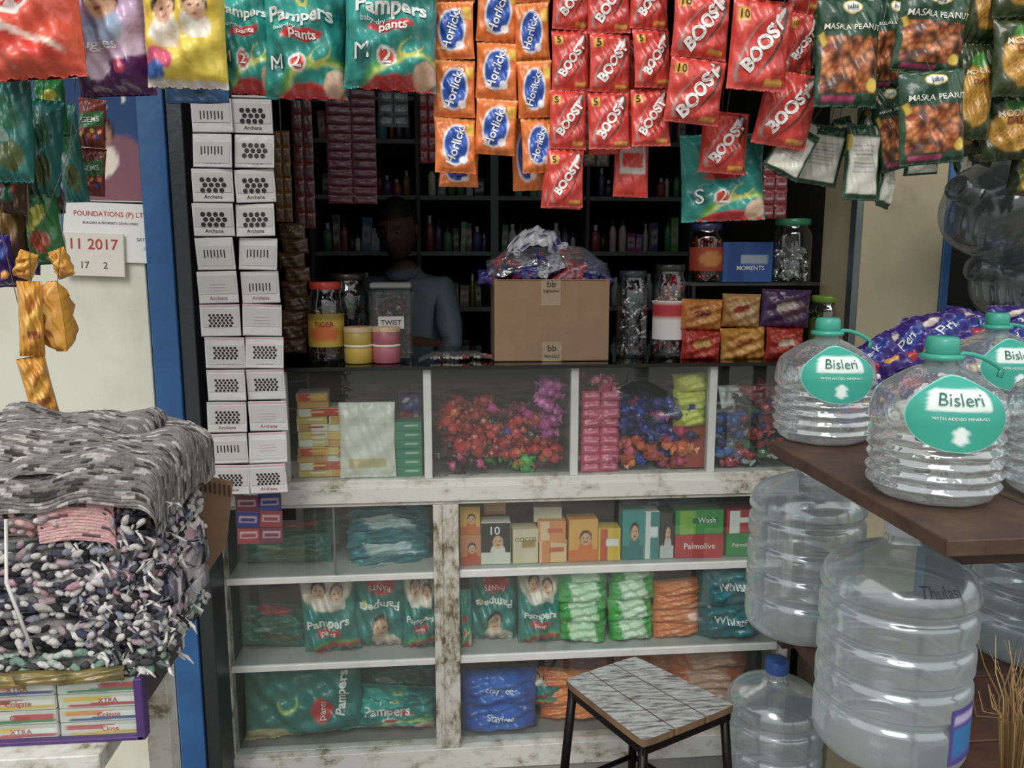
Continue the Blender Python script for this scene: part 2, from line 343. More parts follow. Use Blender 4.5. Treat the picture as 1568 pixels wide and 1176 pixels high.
# ================================================================== ROOM SHELL
def simple_box(name,x0,x1,y0,y1,z0,z1,col,mat,b=.002):
    m=MB(); cx,cy,cz=(x0+x1)/2,(y0+y1)/2,(z0+z1)/2
    m.box(x0-cx,x1-cx,y0-cy,y1-cy,z0-cz,z1-cz,H(col),mat,b=b); return m.finish(name,(cx,cy,cz))
ZC=at(800,557,0).z
ZR1=at(800,728,0).z; ZR0=at(800,766,0).z
XL=at(352,960,0).x; XR=at(1222,640,0).x; XP0=at(666,960,0).x; XP1=at(704,960,0).x
ZS1=at(900,866,0).z; ZS2=at(900,995,0).z; ZB=at(600,1140,0).z
XO1=at(1308,400,0).x
DEP=.45
simple_box('ground',-6,6,-8,4,-.1,0,'8b8378','ground')
simple_box('floor',XL-.5,3,0.0,2.1,0,max(.03,ZB-.06),'3a3632','wall')
FZ=max(.03,ZB-.06)
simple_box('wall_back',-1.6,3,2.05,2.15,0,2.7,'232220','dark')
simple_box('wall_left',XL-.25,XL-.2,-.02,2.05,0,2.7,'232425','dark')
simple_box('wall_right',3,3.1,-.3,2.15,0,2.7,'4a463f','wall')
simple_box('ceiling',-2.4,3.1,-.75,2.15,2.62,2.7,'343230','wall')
XC1=at(1432,400,0).x
simple_box('wall_pillar',XO1,XC1,-.03,.2,0,2.62,'d8cfb6','creamwall')
simple_box('trim_pillar',XC1,XC1+.025,-.035,.1,0,2.62,'2f6ea8','bluepaint')
simple_box('wall_facade',XC1+.03,3,0,.06,0,2.62,'2a2a29','dark')
simple_box('trim_opening',XO1-.02,XO1,-.035,.0,ZC,2.62,'7d8b8c','metal')
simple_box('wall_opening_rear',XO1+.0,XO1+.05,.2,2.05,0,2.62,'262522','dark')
YL=-.12
bx0=at(243,600,YL).x; bx1=at(284,600,YL).x
simple_box('wall_left_facade',-2.6,bx1,YL,YL+.06,0,2.62,'23639c','bluepaint')
simple_box('trim_blue_post',bx0+.003,bx1,YL-.03,YL,0,2.62,'1f62a0','bluepaint')
simple_box('trim_steel_post',bx1+.002,bx1+.04,YL-.02,.02,0,2.62,'4b5156','metal')
simple_box('door_1',-1.6,bx0-.005,YL-.018,YL-.002,0,at(140,385,YL).z,'d8d8c8','whitepanel')
# ================================================================== COUNTER CABINET
cab=bpy.data.objects.new('display_counter',None); sc.collection.objects.link(cab)
m=MB(); W0=H('ffffff'); ww='wornwhite'; wp='wornpost'
m.box(XL-.045,XL,-.02,.03,FZ*.3,ZR1,W0,wp)
m.box(XL-.045,XR,-.02,.03,ZR0,ZR1,W0,ww)
m.box(XL-.045,XR,-.03,-.018,ZR0+.012,ZR1-.018,W0,ww)
m.box(XL-.045,XR,-.03,.03,ZB-.075,ZB-.005,W0,ww)
m.box(XL-.045,XR,-.022,.03,0.0,ZB-.077,H('8e8d86'),'wall')
m.box(XP0,XP1,-.025,.03,ZB-.004,ZR0,W0,wp); m.box(XP0+.018,XP0+.026,-.03,-.02,ZB,ZR0,W0,wp)
m.box(XR-.03,XR,-.02,.03,ZB,ZR0,W0,wp)
m.box(XL+.30,XL+.306,-.009,.0,ZS1,ZR0,H('9aa09c'),'metal')
m.finish('frame',parent=cab)
m=MB()
for z in (ZS1,ZS2): 
    m.box(XL,XP0,.0,DEP-.02,z-.016,z-.004,H('b3b7b2'),'card'); m.box(XP1,XR-.03,.0,DEP-.02,z-.012,z,H('b3b7b2'),'card')
    m.box(XL,XP0,-.012,-.0,z-.02,z-.002,H('dcded8'),'card'); m.box(XP1,XR-.03,-.012,.0,z-.02,z+.002,H('dcded8'),'card')
m.finish('shelves',parent=cab)
m=MB(); m.box(XL,XR,DEP,DEP+.015,FZ,ZC-.012,H('2c302d'),'dark'); m.box(XL-.02,XL,.03,DEP,FZ,ZC-.012,H('4c504c'),'dark'); m.box(XR,XR+.02,.0,DEP,FZ,ZC-.012,H('4c504c'),'dark')
m.box(XL,XR,.03,DEP,ZB-.03,ZB-.006,H('8d8f88'),'card'); m.box(XL,XR,.03,DEP,ZR1-.03,ZR1-.004,H('9b9d96'),'card')
m.finish('carcass',parent=cab)
m=MB()
for u in (655,879,1089):
    x=at(u,640,0).x; m.box(x-.011,x+.011,-.012,.014,ZR1,ZC-.01,H('d4d7d0'),'card'); m.box(x-.004,x+.004,.014,DEP,ZR1,ZC-.012,H('9aa09c'),'card')
x=at(437,640,0).x; m.box(x-.008,x+.008,-.012,.014,ZR1,ZC-.01,H('b9bcb4'),'card')
m.finish('case_posts',parent=cab)
m=MB(); m.box(x,XR,-.006,-.003,ZR1,ZC-.01,W0,'pane',b=0.0005); m.box(XL,XP0,-.006,-.003,ZB,ZR0,W0,'pane',b=.0005); m.box(XP1,XR-.03,-.006,-.003,ZB,ZR0,W0,'pane',b=.0005)
m.finish('glass_panes',parent=cab)
m=MB(); m.box(XL-.03,XR+.02,-.03,DEP+.02,ZC-.010,ZC,H('101414'),'darkglass'); m.box(XL-.03,XR+.02,-.031,-.03,ZC-.010,ZC,H('0c1212'),'plastic'); m.finish('glass_top',parent=cab)
# ================================================================== BACK SHELVES (dark interior)
YB=1.45
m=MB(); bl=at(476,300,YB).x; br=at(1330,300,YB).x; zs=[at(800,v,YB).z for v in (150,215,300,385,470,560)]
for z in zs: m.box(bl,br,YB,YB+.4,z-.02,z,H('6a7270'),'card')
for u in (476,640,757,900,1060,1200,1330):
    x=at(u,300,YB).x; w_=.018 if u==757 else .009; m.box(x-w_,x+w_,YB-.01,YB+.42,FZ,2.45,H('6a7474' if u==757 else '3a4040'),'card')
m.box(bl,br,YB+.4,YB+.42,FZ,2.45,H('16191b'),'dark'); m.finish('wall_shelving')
m=MB(); pal=['2f8a5a','4aa0a0','a83a3a','d8d0c0','3a4a90','a07a30','5a4a7a','4a8a5a','bcc6cc','c05060','c0a040','3f6a5a','202020','283038','e0e0d8','2a9a5a']
for z in zs:
    x=bl+.04
    while x<br-.05:
        w=random.uniform(.022,.045); h=random.uniform(.07,.16); c=H(random.choice(pal))*.85  # stock colours scaled down, interior dimness put into the colour
        if random.random()<.05: x+=.04; continue
        if min(abs(x+w/2-at(u,300,YB).x) for u in (640,757,900,1060,1200))>w/2+.02:
            yo=random.uniform(.03,.10)
            if random.random()<.6:
                r=w/2; m.lathe([(0,0),(r,0),(r,h*.65),(r*.5,h*.78),(r*.42,h*.8),(r*.42,h),(0,h)],np.array([c,c,c*.8+H('888888')*.2,c]+[H('e0e0e0')*random.choice((.05,.8))]*3),'plastic',T(x+w/2,YB+yo,z),10)
            else: carton(m,w,.05,h,c,D_sol('%02x%02x%02x'%tuple(random.randint(20,170) for _ in range(3)),'b8b8b0'),M=T(x+w/2,YB+yo,z,0,random.uniform(-3,3)),n=6)
        x+=w+random.uniform(.001,.008)
m.finish('shelf_bottles_and_cartons')
def strip_inside(name,u0,u1,v0,v1,Y,c,n,c2='5a6068'):
    cx,cz,w,h=meas(u0,u1,v0,v1,Y); m=MB()
    for k in range(2):
        for i in range(n):
            hh=h/n; pillow(m,w/2,hh,.01,D_sol(c,c2),T((k-.5)*w/2,random.uniform(-.003,.003),h/2-hh*(i+.5)),nx=8,nz=8)
    m.tube([(0,0,h/2),(0,0,2.62-cz)],.002,H('888888')); m.finish(name,(cx,Y,cz),(0,0,random.uniform(-8,8)))
strip_inside('shampoo_sachet_strip',500,576,120,312,.5,'6a2c44',14,'8a6a80')
strip_inside('shampoo_sachet_strip',578,625,100,195,.6,'5a5e64',5,'a0a4a8')
strip_inside('shampoo_sachet_strip',448,480,120,350,.4,'6a3430',9)
strip_inside('shampoo_sachet_strip',642,668,120,250,.5,'7f1f28',6)
strip_inside('shampoo_sachet_strip',1168,1206,245,335,.08,'8a3038',4,'c0b0b0')
strip_inside('shampoo_sachet_strip',895,935,120,255,.7,'5a4a30',6)
strip_inside('shampoo_sachet_strip',420,446,200,340,.35,'7a5424',6)
m=MB(); cx,cz,w,h=meas(430,474,360,556,.12)
for i in range(9):
    pillow(m,w*.95,h/8,.035,D_sol('5a3a1c','32200e'),T(random.uniform(-.01,.01),0,h/2-h/9*(i+.5),random.uniform(-15,15),0,random.uniform(-15,15)),nx=12,nz=10)
m.finish('snack_packet_strip',(cx,.12,cz+.03))
# ================================================================== SHOPKEEPER
def shopkeeper():
    base=at(626,350,1.02); X0=base.x; FZ0=FZ
    J={};E=[];R={}
    def j(n,p,r,par=None):
        J[n]=Vector(p); R[n]=r
        if par: E.append((par,n))
    j('pel',(0,0,.93),(.15,.11)); j('sp',(0,-.01,1.1),(.14,.10),'pel'); j('ch',(0,-.02,1.28),(.16,.11),'sp'); j('nk0',(0,-.03,1.41),(.075,.07),'ch'); j('nk',(0,-.06,1.49),(.052,.052),'nk0')
    for s,t in((-1,'L'),(1,'R')):
        j('sh'+t,(s*.165,-.02,1.37),.062,'ch'); j('el'+t,(s*.23,-.07,1.13),.043,'sh'+t); 
        wx,wy,wz=s*.13,-.30,1.20
        j('wr'+t,(wx,wy,wz),.026,'el'+t); j('pm'+t,(wx-s*.01,wy-.055,wz-.005),(.034,.016),'wr'+t)
        j('hip'+t,(s*.095,0,.86),.085,'pel'); j('kn'+t,(s*.10,-.03,.49),.055,'hip'+t); j('an'+t,(s*.10,.02,.09),.037,'kn'+t); j('to'+t,(s*.11,-.13,.035),.035,'an'+t)
        for k in range(4):
            dx=(k-1.5)*.018; L=(.03,.036,.033,.025)[k]
            j(f'f{k}a'+t,(wx-s*.01+dx,wy-.085,wz-.002),.009,'pm'+t); j(f'f{k}b'+t,(wx-s*.01+dx*1.15,wy-.085-L,wz+.002),.008,f'f{k}a'+t); j(f'f{k}c'+t,(wx-s*.01+dx*1.2,wy-.085-L*1.7,wz-.014),.007,f'f{k}b'+t)
        j('ta'+t,(wx-s*.045,wy-.045,wz-.005),.010,'pm'+t); j('tb'+t,(wx-s*.06,wy-.075,wz-.008),.008,'ta'+t)
    names=list(J); me=bpy.data.meshes.new('b'); me.from_pydata([J[n] for n in names],[(names.index(a),names.index(b)) for a,b in E],[])
    ob=bpy.data.objects.new('b',me); sc.collection.objects.link(ob); md=ob.modifiers.new('s','SKIN'); sv=me.skin_vertices[0].data
    for i,n in enumerate(names):
        r=R[n]; sv[i].radius=r if isinstance(r,tuple) else (r,r); sv[i].use_root=(n=='pel')
    sd=ob.modifiers.new('d','SUBSURF'); sd.levels=2; sd.render_levels=2
    dg=bpy.context.evaluated_depsgraph_get(); dg.update(); ev=ob.evaluated_get(dg).to_mesh()
    V=np.array([v.co[:] for v in ev.vertices]); Fs=[tuple(p.vertices) for p in ev.polygons]; ob.evaluated_get(dg).to_mesh_clear(); bpy.data.objects.remove(ob)
    V[:,1]+=.004*np.sin(V[:,2]*60+V[:,0]*35)*(V[:,2]<1.4)*(V[:,2]>.95)
    C=np.tile(H('66747f'),(len(V),1)); SK=H('56382c')
    C[V[:,2]<.92]=H('1a1a20'); C[V[:,2]<.07]=H('1a1410'); fore=(V[:,1]<-.14)&(V[:,2]>1.0); C[fore]=SK
    C[(V[:,2]>1.445)]=SK
    m=MB(); m.add(V,Fs,C,'skin')
    U,Vv=np.meshgrid(np.linspace(0,2*pi,49),np.linspace(-pi/2,pi/2,37)); x=np.cos(Vv)*np.sin(U); y=-np.cos(Vv)*np.cos(U); z=np.sin(Vv)
    X=x*.076*(1-.22*np.clip(-z,0,1)); Y=y*.095; Z=z*.118
    Y=Y-.024*np.exp(-((x/.16)**2+((z+.08)/.17)**2))*(y<0); Y=Y-.006*np.exp(-((x/.3)**2+((z+.48)/.09)**2))*(y<0); Y=Y+.009*(np.exp(-(((x-.4)/.18)**2+((z-.08)/.1)**2))+np.exp(-(((x+.4)/.18)**2+((z-.08)/.1)**2)))*(y<0)
    Y=Y-.006*np.exp(-((x/.6)**2+((z-.25)/.1)**2))*(y<0)
    C=flat(U,SK); hair=((z>.45)|((y>-.15)&(z>-.25))); C[hair]=H('0a0908')
    brow=(np.abs(np.abs(x)-.4)<.2)&(np.abs(z-.24)<.05)&(y<0); C[brow]=H('0a0807')
    lip=(np.abs(x)<.3)&(np.abs(z+.48)<.06)&(y<0); C[lip]=H('40221e')
    s=np.where(hair,1.07,1.0); P=np.stack([X*s,Y*s,Z*s],-1)
    HM=T(0,-.085,1.60,16,0,10); m.grid(P,C,'skin',HM)
    for sx in(-1,1):
        m.lathe([(0,-.009),(.006,-.006),(.009,0),(.006,.006),(0,.009)],H('6a6460'),'skin',HM@T(sx*.029,-.078,.01),10); m.lathe([(0,-.005),(.005,0),(0,.005)],H('0a0706'),'skin',HM@T(sx*.029,-.086,.01,90),8)
        m.lathe([(0,-.03),(.012,-.022),(.018,0),(.014,.02),(0,.03)],SK*.9,'skin',HM@T(sx*.078,.0,-.005)@Matrix.Scale(.5,4,(1,0,0)),12)
    m.lathe([(.062,0),(.074,.004),(.068,.03),(.060,.03)],H('667686'),'cloth',T(0,-.045,1.42,14),20)
    m.finish('shopkeeper',(X0,1.02,FZ0),(0,0,-28))
shopkeeper()
# ================================================================== CARD STRIP
def cards():
    Y=-.17; zt=at(350,150,Y).z; zb=at(380,757,Y).z; xl=at(288,170,Y).x; xr=at(417,170,Y).x; n=12; w=(xr-xl)/2; h=(zt-zb)/n
    m=MB(); K=H('1a1a1c'); cx=(xl+xr)/2
    def dot(x,y,z,r,M,col=K):
        a=np.linspace(0,2*pi,9)[:-1]; m.add(np.stack([x+r*np.cos(a),np.full(8,y),z+r*np.sin(a)],1),[tuple(range(8))],col,'print',M,False)
    for i in range(n+2):
        for j in range(2):
            M=T(xl-cx+w*(j+.5)+random.uniform(-.003,.003)+.003*math.sin(i*.8),random.uniform(-.006,0)+(.004 if j else 0),-h*(i-1.5),random.uniform(-7,7),random.uniform(-2.5,2.5),random.uniform(-9,9))
            m.box(-w*.485,w*.485,0,.004,-h*.48,h*.48,H('d8d7d6'),'film',M); m.box(-w*.44,w*.44,-.0015,0,-h*.2 if i%3 else -h*.36,h*.36 if i%3 else h*.25,H('c8c7c5'),'paper',M,b=.0005)
            m.box(-w*.485,w*.485,-.001,.0,-h*.485,-h*.46,H('8a8a8a'),'print',M,b=.0002)
            kind=[0,0,0,0,2,2,0,3,1,1,1,1,0,1][i] if j==0 else [0,0,2,2,2,2,0,0,3,1,1,3,3,1][i]
            if kind==0:
                for a in range(7): m.box(-w*.26+a*w*.085-.0014,-w*.26+a*w*.085+.0014,-.0025,-.0016,-h*.12+(a%2)*h*.03,h*.12,K,'print',M,b=.0002)
            elif kind==1:
                for a in range(6):
                    for b in range(5): dot(-w*.25+a*w*.1+(b%2)*w*.04,-.0022,-h*.16+b*h*.08,w*.035,M)
            elif kind==2:
                for a in range(4):
                    for b in range(3): dot(-w*.24+a*w*.15+(b%2)*w*.06,-.0022,-h*.14+b*h*.15,w*.062,M)
            else:
                for b in range(3): m.box(-w*.2,w*.2,-.0025,-.0016,-h*.1+b*h*.09,-h*.1+b*h*.09+.001,H('c9a0a0'),'print',M,b=.0002)
            if kind==2 or i%2: m.text('Archana',w*.13,0,-h*.33,H('b04a5a') if kind!=2 else K,M=M)
            if i>7: m.box(-w*.485,w*.485,-.001,.0,h*.42,h*.46,H('dca8bc'),'print',M,b=.0002)
    m.tube([(0,.006,h*3),(0,.006,2.6-zt+0*h)],.002,H('999999'))
    m.finish('bindi_card_strip',(cx,Y,zt))
    m=MB(); cx,cz,w,h=meas(362,432,757,832,-.10)
    for i in range(2):
        for j in range(3): carton(m,w/2,.004,h/3,H('8a4a5a'),D_sol(['6a3a4a','2a3a7a','8a3a3a'][(i+j)%3],'b998a0'),M=T((i-.5)*w/2,0,h/2-h/3*(j+1),random.uniform(-8,8),random.uniform(-4,4)),n=14)
    m.tube([(0,.004,h/2),(0,.004,h/2+.05)],.002,H('999999')); m.finish('sticker_sheet_strip',(cx,-.10,cz))
cards()
# ================================================================== HANGING PACKETS
RODZ=at(784,-60,-.6).z
m=MB(); m.tube([(-1.6,0,0),(0,0,-.006),(1.7,0,0)],.008,H('6a6a6a'),'metal',seg=8)
for x in(-1.4,-.5,.4,1.4): m.tube([(x,0,0),(x,0,2.62-RODZ)],.003,H('555555'),'metal')
m.finish('hanging_rod',(0,-.6,RODZ))
def hangstring(m,z,Y,dx=0): 
    m.tube([(dx,.002,z[0]),(dx*.9,-.6-Y,z[1])],.0008,H('6a675c'),'plastic',seg=5)
def hang(name,u0,u1,v0,v1,Y,design,tx=(),t=.05,n=1,tilt=None,mat='film',nx=36,nz=44,yaw=None):
    cx,cz,w,h=meas(u0,u1,v0,v1,Y); m=MB(); hh=h/n
    for i in range(n):
        M=T(random.uniform(-.003,.003),random.uniform(-.005,.005),h/2-hh*(i+.5),random.uniform(-6,6),random.uniform(-1.5,1.5),random.uniform(-8,8))
        pillow(m,w,hh*1.0,t,design,M,tx,nx,nz,mat,wr=1.25)
    if RODZ-cz>h/2: hangstring(m,(h/2-.004,RODZ-cz),Y)
    r=tilt if tilt is not None else random.uniform(-3,3)
    return m.finish(name,(cx,Y,cz),(0,r,yaw if yaw is not None else random.uniform(-10,10)))
hang('chips_packet',-30,132,-60,125,-.75,D_redchip,[('Lays',.3,-.3,.35,RED,-10)],.09,tilt=-4)
hang('diaper_pack',105,232,-40,146,-.66,D_purple,[('Huggies',.2,-.1,-.2,WHITE,0)],.08)
hang('diaper_pack',222,348,-40,136,-.7,D_mamy,TX_mamy,.08,tilt=2)
hang('diaper_pack',250,352,60,158,-.62,D_sol('3a7ac0','f0f0f0'),[],.05)
hang('diaper_pack',335,425,-30,146,-.6,D_diaper,TX_diaper,.07,tilt=-1)
hang('diaper_pack',405,532,-22,154,-.62,D_diaper,TX_diaper,.09,tilt=1,nx=60,nz=70)
hang('diaper_pack',530,672,-34,142,-.66,D_diaper,TX_diaper,.1,tilt=2,yaw=6,nx=60,nz=70)
for u0,u1,v0,n,k in ((662,727,-88,4,88.5),(731,795,-117,4,88.5),(792,845,-86,4,88)):
    hang('malt_drink_sachet_strip',u0,u1,v0,v0+n*k,-.62,D_malt,TX_malt,.026,n)
hang('malt_drink_sachet_strip',672,732,235,287,-.56,D_malt,(),.02); hang('malt_drink_sachet_strip',785,835,180,292,-.56,D_malt,(),.02,1)
for u0,u1,v0,n,k in ((842,900,-50,4,92),(899,965,-40,3,90),(966,1027,-48,3,91)):
    hang('chocolate_drink_sachet_strip',u0,u1,v0,v0+n*k,-.64,D_boost,TX_boost,.026,n,tilt=random.uniform(-2,2))
hang('chocolate_drink_sachet_strip',832,893,222,320,-.62,D_boost,TX_boost,.026,1,tilt=3)
hang('chocolate_drink_sachet_strip',900,945,40,238,-.58,D_boost,TX_boost,.026,2,tilt=-3); hang('chocolate_drink_sachet_strip',940,996,195,302,-.58,D_sol('cf3024','d0c8c0'),(),.02,1)
hang('chocolate_drink_sachet_strip',948,1002,60,215,-.56,D_boost,(),.026,2,tilt=-6)
hang('chocolate_drink_sachet_strip',1028,1118,-115,190,-.68,D_boost,TX_boost10,.035,3,tilt=4)
hang('chocolate_drink_sachet_strip',1122,1216,-145,140,-.68,D_boost,TX_boost10,.035,2,tilt=3)
hang('chocolate_drink_sachet_strip',1165,1248,110,225,-.62,D_boost,TX_boost10,.035,1,tilt=10)
hang('chocolate_drink_sachet_strip',1072,1145,170,266,-.57,D_boost,TX_boost,.035,1,tilt=4)
hang('chocolate_drink_sachet_strip',1205,1255,-80,120,-.58,D_boost,TX_boost10,.03,2,tilt=4)
hang('diaper_pack',1040,1166,205,340,-.5,D_diaper,[('S',.3,-.62,-.46,WHITE,0,1,0),('2',.26,-.1,-.48,WHITE,0)],.06,tilt=-2)
for a in [(1248,1346,-6,166,1,-.68,1),(1370,1478,-12,112,1,-.7,2),(1374,1478,108,252,1,-.74,-4),(1332,1392,-5,140,1,-.58,2),(1338,1388,130,262,1,-.57,-14),(1265,1350,100,165,1,-.6,0),(1240,1275,-20,110,1,-.58,3),(1350,1380,60,200,1,-.55,5),(1480,1520,100,240,1,-.6,12)]:
    hang('peanut_packet',a[0],a[1],a[2],a[3],a[5],D_nut,TX_nut,.04,a[4],tilt=a[6],nx=60,nz=72)
for a in [(1474,1530,-90,215,2,-.66,3,0),(1520,1600,-100,150,2,-.7,-2,0),(1510,1590,140,245,1,-.66,-5,0),(1440,1500,120,240,1,-.6,-8,0),(1462,1510,-60,120,1,-.57,8,1),(1500,1560,60,190,1,-.58,-10,1),(1540,1600,120,225,1,-.6,14,1),(1460,1530,185,246,1,-.58,20,1),(1552,1600,-40,70,1,-.62,0,1),(1548,1600,225,300,1,-.62,5,1),(1500,1550,10,110,1,-.55,-4,0)]:
    hang('lentil_snack_packet',a[0],a[1],a[2],a[3],a[5],D_dalb if a[7] else D_dal,() if a[7] else TX_dal,.04,a[4],tilt=a[6])
for a in [(1180,1238,192,270,25),(1230,1290,192,284,10),(1292,1345,190,308,4),(1338,1378,215,318,8),(1385,1440,225,268,-5),(1210,1252,178,240,35),(1268,1312,180,240,-15),(1440,1500,215,250,70),(1310,1350,165,225,25)]:
    hang('peanut_packet',a[0],a[1],a[2],a[3],-.55+random.uniform(-.03,.03),D_nutback,(),.025,1,tilt=a[4],yaw=random.uniform(-30,30))
# left cluster
hang('snack_packet',-10,52,118,282,-.7,D_tealsn,(),.05); hang('snack_packet',35,92,150,300,-.62,D_tealsn,(),.05,tilt=6); hang('snack_packet',40,95,285,405,-.6,D_green,(),.05,tilt=-5)
hang('snack_packet',88,125,160,310,-.45,D_tealsn,(),.03); hang('snack_packet',-10,40,275,440,-.62,D_brown,(),.05,tilt=4)
hang('snack_packet',50,88,225,330,-.57,D_brown,(),.04,tilt=-9); hang('snack_packet',8,48,225,330,-.66,D_brown,(),.05,tilt=10); hang('snack_packet',-20,22,360,440,-.68,D_choc,(),.05,tilt=-6); hang('snack_packet',24,62,330,420,-.56,D_choc,(),.04,tilt=8); hang('snack_packet',60,105,120,210,-.55,D_green,(),.04,tilt=-4)
hang('candy_sachet_strip',118,160,150,300,-.4,D_gems,TX_gems,.02,2,tilt=4)
hang('candy_sachet_strip',128,152,90,215,-.38,D_tealsn,(),.02,2,tilt=-6)
hang('gold_snack_packet',30,66,430,545,-.75,D_gold,(),.045,1,tilt=4,yaw=30); hang('gold_snack_packet',74,110,430,538,-.72,D_gold,(),.045,1,tilt=-3,yaw=-40); hang('gold_snack_packet',38,78,545,638,-.74,D_gold,(),.045,1,tilt=-8,yaw=20); hang('gold_snack_packet',26,56,385,428,-.7,D_gold,(),.03,1,tilt=20); hang('gold_snack_packet',80,108,380,425,-.68,D_gold,(),.03,1,tilt=-20)
def flatp(name,u0,u1,v0,v1,Y,design,tx,rot=0,n=30,mat='paper'):
    cx,cz,w,h=meas(u0,u1,v0,v1,Y); m=MB(); carton(m,w,.004,h,H('e8e8e4'),design,tx,T(0,0,-h/2),mat,n); return m.finish(name,(cx,Y,cz),(0,rot,0))
def D_cal(U,V): C=flat(U,H('e6e6e2')); return over(C,ell(U,V,.85,-.5,.12,.14),H('2a50a0'))
wc=flatp('wall_calendar',98,243,311,402,YL-.024,D_cal,[('FOUNDATIONS (P) LTD',.074,.02,.62,H('c02a20'),0),('BUILDERS & PROPERTY DEVELOPERS',.036,0,.32,H('555555'),0),('SAT SUN',.05,.74,-.2,H('555555'),0)],2)
o=flatp('date_pad',98,192,357,424,YL-.034,lambda U,V:flat(U,H('dcd8cc')),[('11 2017',.25,0,.45,H('b8281e'),0),('17     2',.16,0,-.5,H('555555'),0)],0)
o.parent=wc; o.location=o.location-wc.location
def D_post(U,V):
    C=flat(U,H('1e4880')); C=over(C,ell(U,V,.2,-.6,.8,.7),H('8a5868')); C=face(C,U,V,-.2,.1,.35,.8,skin='b0806a'); C=over(C,ell(U,V,.4,.7,.06,.04),WHITE); return over(C,ell(U,V,.0,.55,.05,.035),WHITE)
flatp('wall_poster',90,238,120,309,YL-.02,D_post,[],1)
# ================================================================== LOWER CABINET GOODS
def pack(name,u0,u1,v0,v1,Y,design,tx=(),t=.08,tilt=0,pitch=-6,yaw=0,zbase=None,nx=36,nz=44):
    cx,cz,w,h=meas(u0,u1,v0,v1,Y); m=MB()
    if zbase is not None: cz=zbase+h/2+.002
    pillow(m,w,h,t,design,None,tx,nx,nz,wr=1.4,toff=.005); return m.finish(name,(cx,Y,cz),(pitch,tilt,yaw))
Z1=ZS1;Z2=ZS2;Z0=ZB
pack('diaper_pack',372,510,828,874,.12,D_tealsn,(),.1,2,-20,zbase=Z1-.004); pack('diaper_pack',395,520,796,836,.2,D_dinv,(),.08,-3,-20); pack('diaper_pack',470,540,785,815,.25,D_tealsn,(),.07,5,-20)
m=MB(); cx,cz,w,h=meas(528,664,776,872,.12)
for i in range(5): pillow(m,w*.95,h*.26,.1,D_bag('138a94','c9dcdc') if i%2 else D_bag('2a8f98','1a7a86'),T(random.uniform(-.008,.008),.02*i*.2,-h/2+h*.2*(i+.5),-30,random.uniform(-6,6),random.uniform(-8,8)),(),20,12,wr=2)
m.finish('napkin_packs',(cx,.12,cz))
pack('diaper_pack',365,470,925,968,.16,D_dinv,(),.1,8,-20); pack('diaper_pack',368,475,960,1003,.12,D_tealsn,(),.1,5,-30,zbase=Z2-.002)
pack('diaper_pack',462,548,884,1000,.08,D_dbaby,TX_dbaby,.09,-4,zbase=Z2-.004,nx=44,nz=56); pack('diaper_pack',540,626,878,998,.10,D_dinv,TX_dinv,.09,1,zbase=Z2-.004,nx=44,nz=56); pack('diaper_pack',616,672,878,992,.08,D_dbaby,TX_dbaby,.08,0,zbase=Z2-.004)
def D_big(U,V):
    C=flat(U,H('0d7d73')); C=over(C,ell(U,V,-.7,-1.0,.5,.35),H('d8c890')); C=over(C,ell(U,V,.35,-.35,.16,.3),RED); C=over(C,ell(U,V,-.2,-.1,.18,.2),H('a9c85a')); return over(C,ell(U,V,-.2,-.06,.15,.16),H('0d7d73'))
pack('diaper_pack',372,558,1018,1134,.1,D_big,[('Pampers',.13,.68,0,WHITE,82,1,.03),('pants',.09,.35,-.35,WHITE,82)],.12,-4,-12,zbase=Z0-.002,nx=60)
pack('diaper_pack',548,668,1012,1060,.2,D_tealsn,(),.1,5,-20); pack('diaper_pack',550,668,1052,1098,.12,D_diaper,[('Pampers',.2,-.2,.1,WHITE,8,1,.02)],.09,6,-20); pack('diaper_pack',545,668,1093,1138,.1,D_diaper,[('Pampers',.2,-.2,.1,WHITE,4,1,.02)],.09,3,-20,zbase=Z0-.002)
def D_facebox(bg,bot,hair='1c1210'):
    def f(U,V):
        C=flat(U,H(bg)); C=over(C,rct(U,V,0,-.75,1.2,.3),H(bot)); return face(C,U,V,.15,.1,.42,.75,hair=hair,body=bot)
    return f
def D_split(a,b,c='f4f4f4'):
    def f(U,V):
        C=flat(U,H(a)); C=over(C,rct(U,V,-.5,0,.35,1.2),H(b)); return over(C,rct(U,V,.25,.15,.55,.22),H(c))
    return f
def bx(name,u0,u1,v0,v1,col,design,tx=(),zb=None,Y=.06,d=.06):
    cx,cz,w,h=meas(u0,u1,v0,v1,Y-d/2); m=MB(); carton(m,w*.97,d,h,H(col),design,tx,None,'card',30); return m.finish(name,(cx,Y,(zb if zb is not None else cz-h/2)+.001),(0,0,random.uniform(-4,4)))
K='101010'
for a in [(704,736,775,818,'e0a83a',D_facebox('e8b040','d86a28')),(704,736,818,864,'e0a83a',D_facebox('d88a60','c84a28'))]: bx('hair_colour_carton',*a[:4],a[4],a[5],[],Z1+(.0 if a[2]>800 else at(720,818,.03).z-at(720,864,.03).z+.001))
bx('hair_colour_carton',736,783,800,864,'e8e4d8',D_facebox('20201e','e4e0d2'),[('10',.4,-.1,.6,WHITE,0)],Z1)
bx('soap_carton',784,824,812,864,'d8c8a0',D_split('e0d4b4','dccfa8','b08a3a'),[('COCOS',.24,0,.4,H('7a5a20'),0)],Z1)
bx('soap_carton',818,862,776,799,'ddd7b8',D_sol('ddd7b8','e8e2c8'),[],Z1+.115,Y=.09)
bx('incense_carton',824,868,798,830,'e8a060',D_split('e8924a','f0d0a0','d86040'),[],Z1+.062); bx('incense_carton',824,868,830,864,'e8a060',D_split('f0c890','e8924a','d86040'),[],Z1)
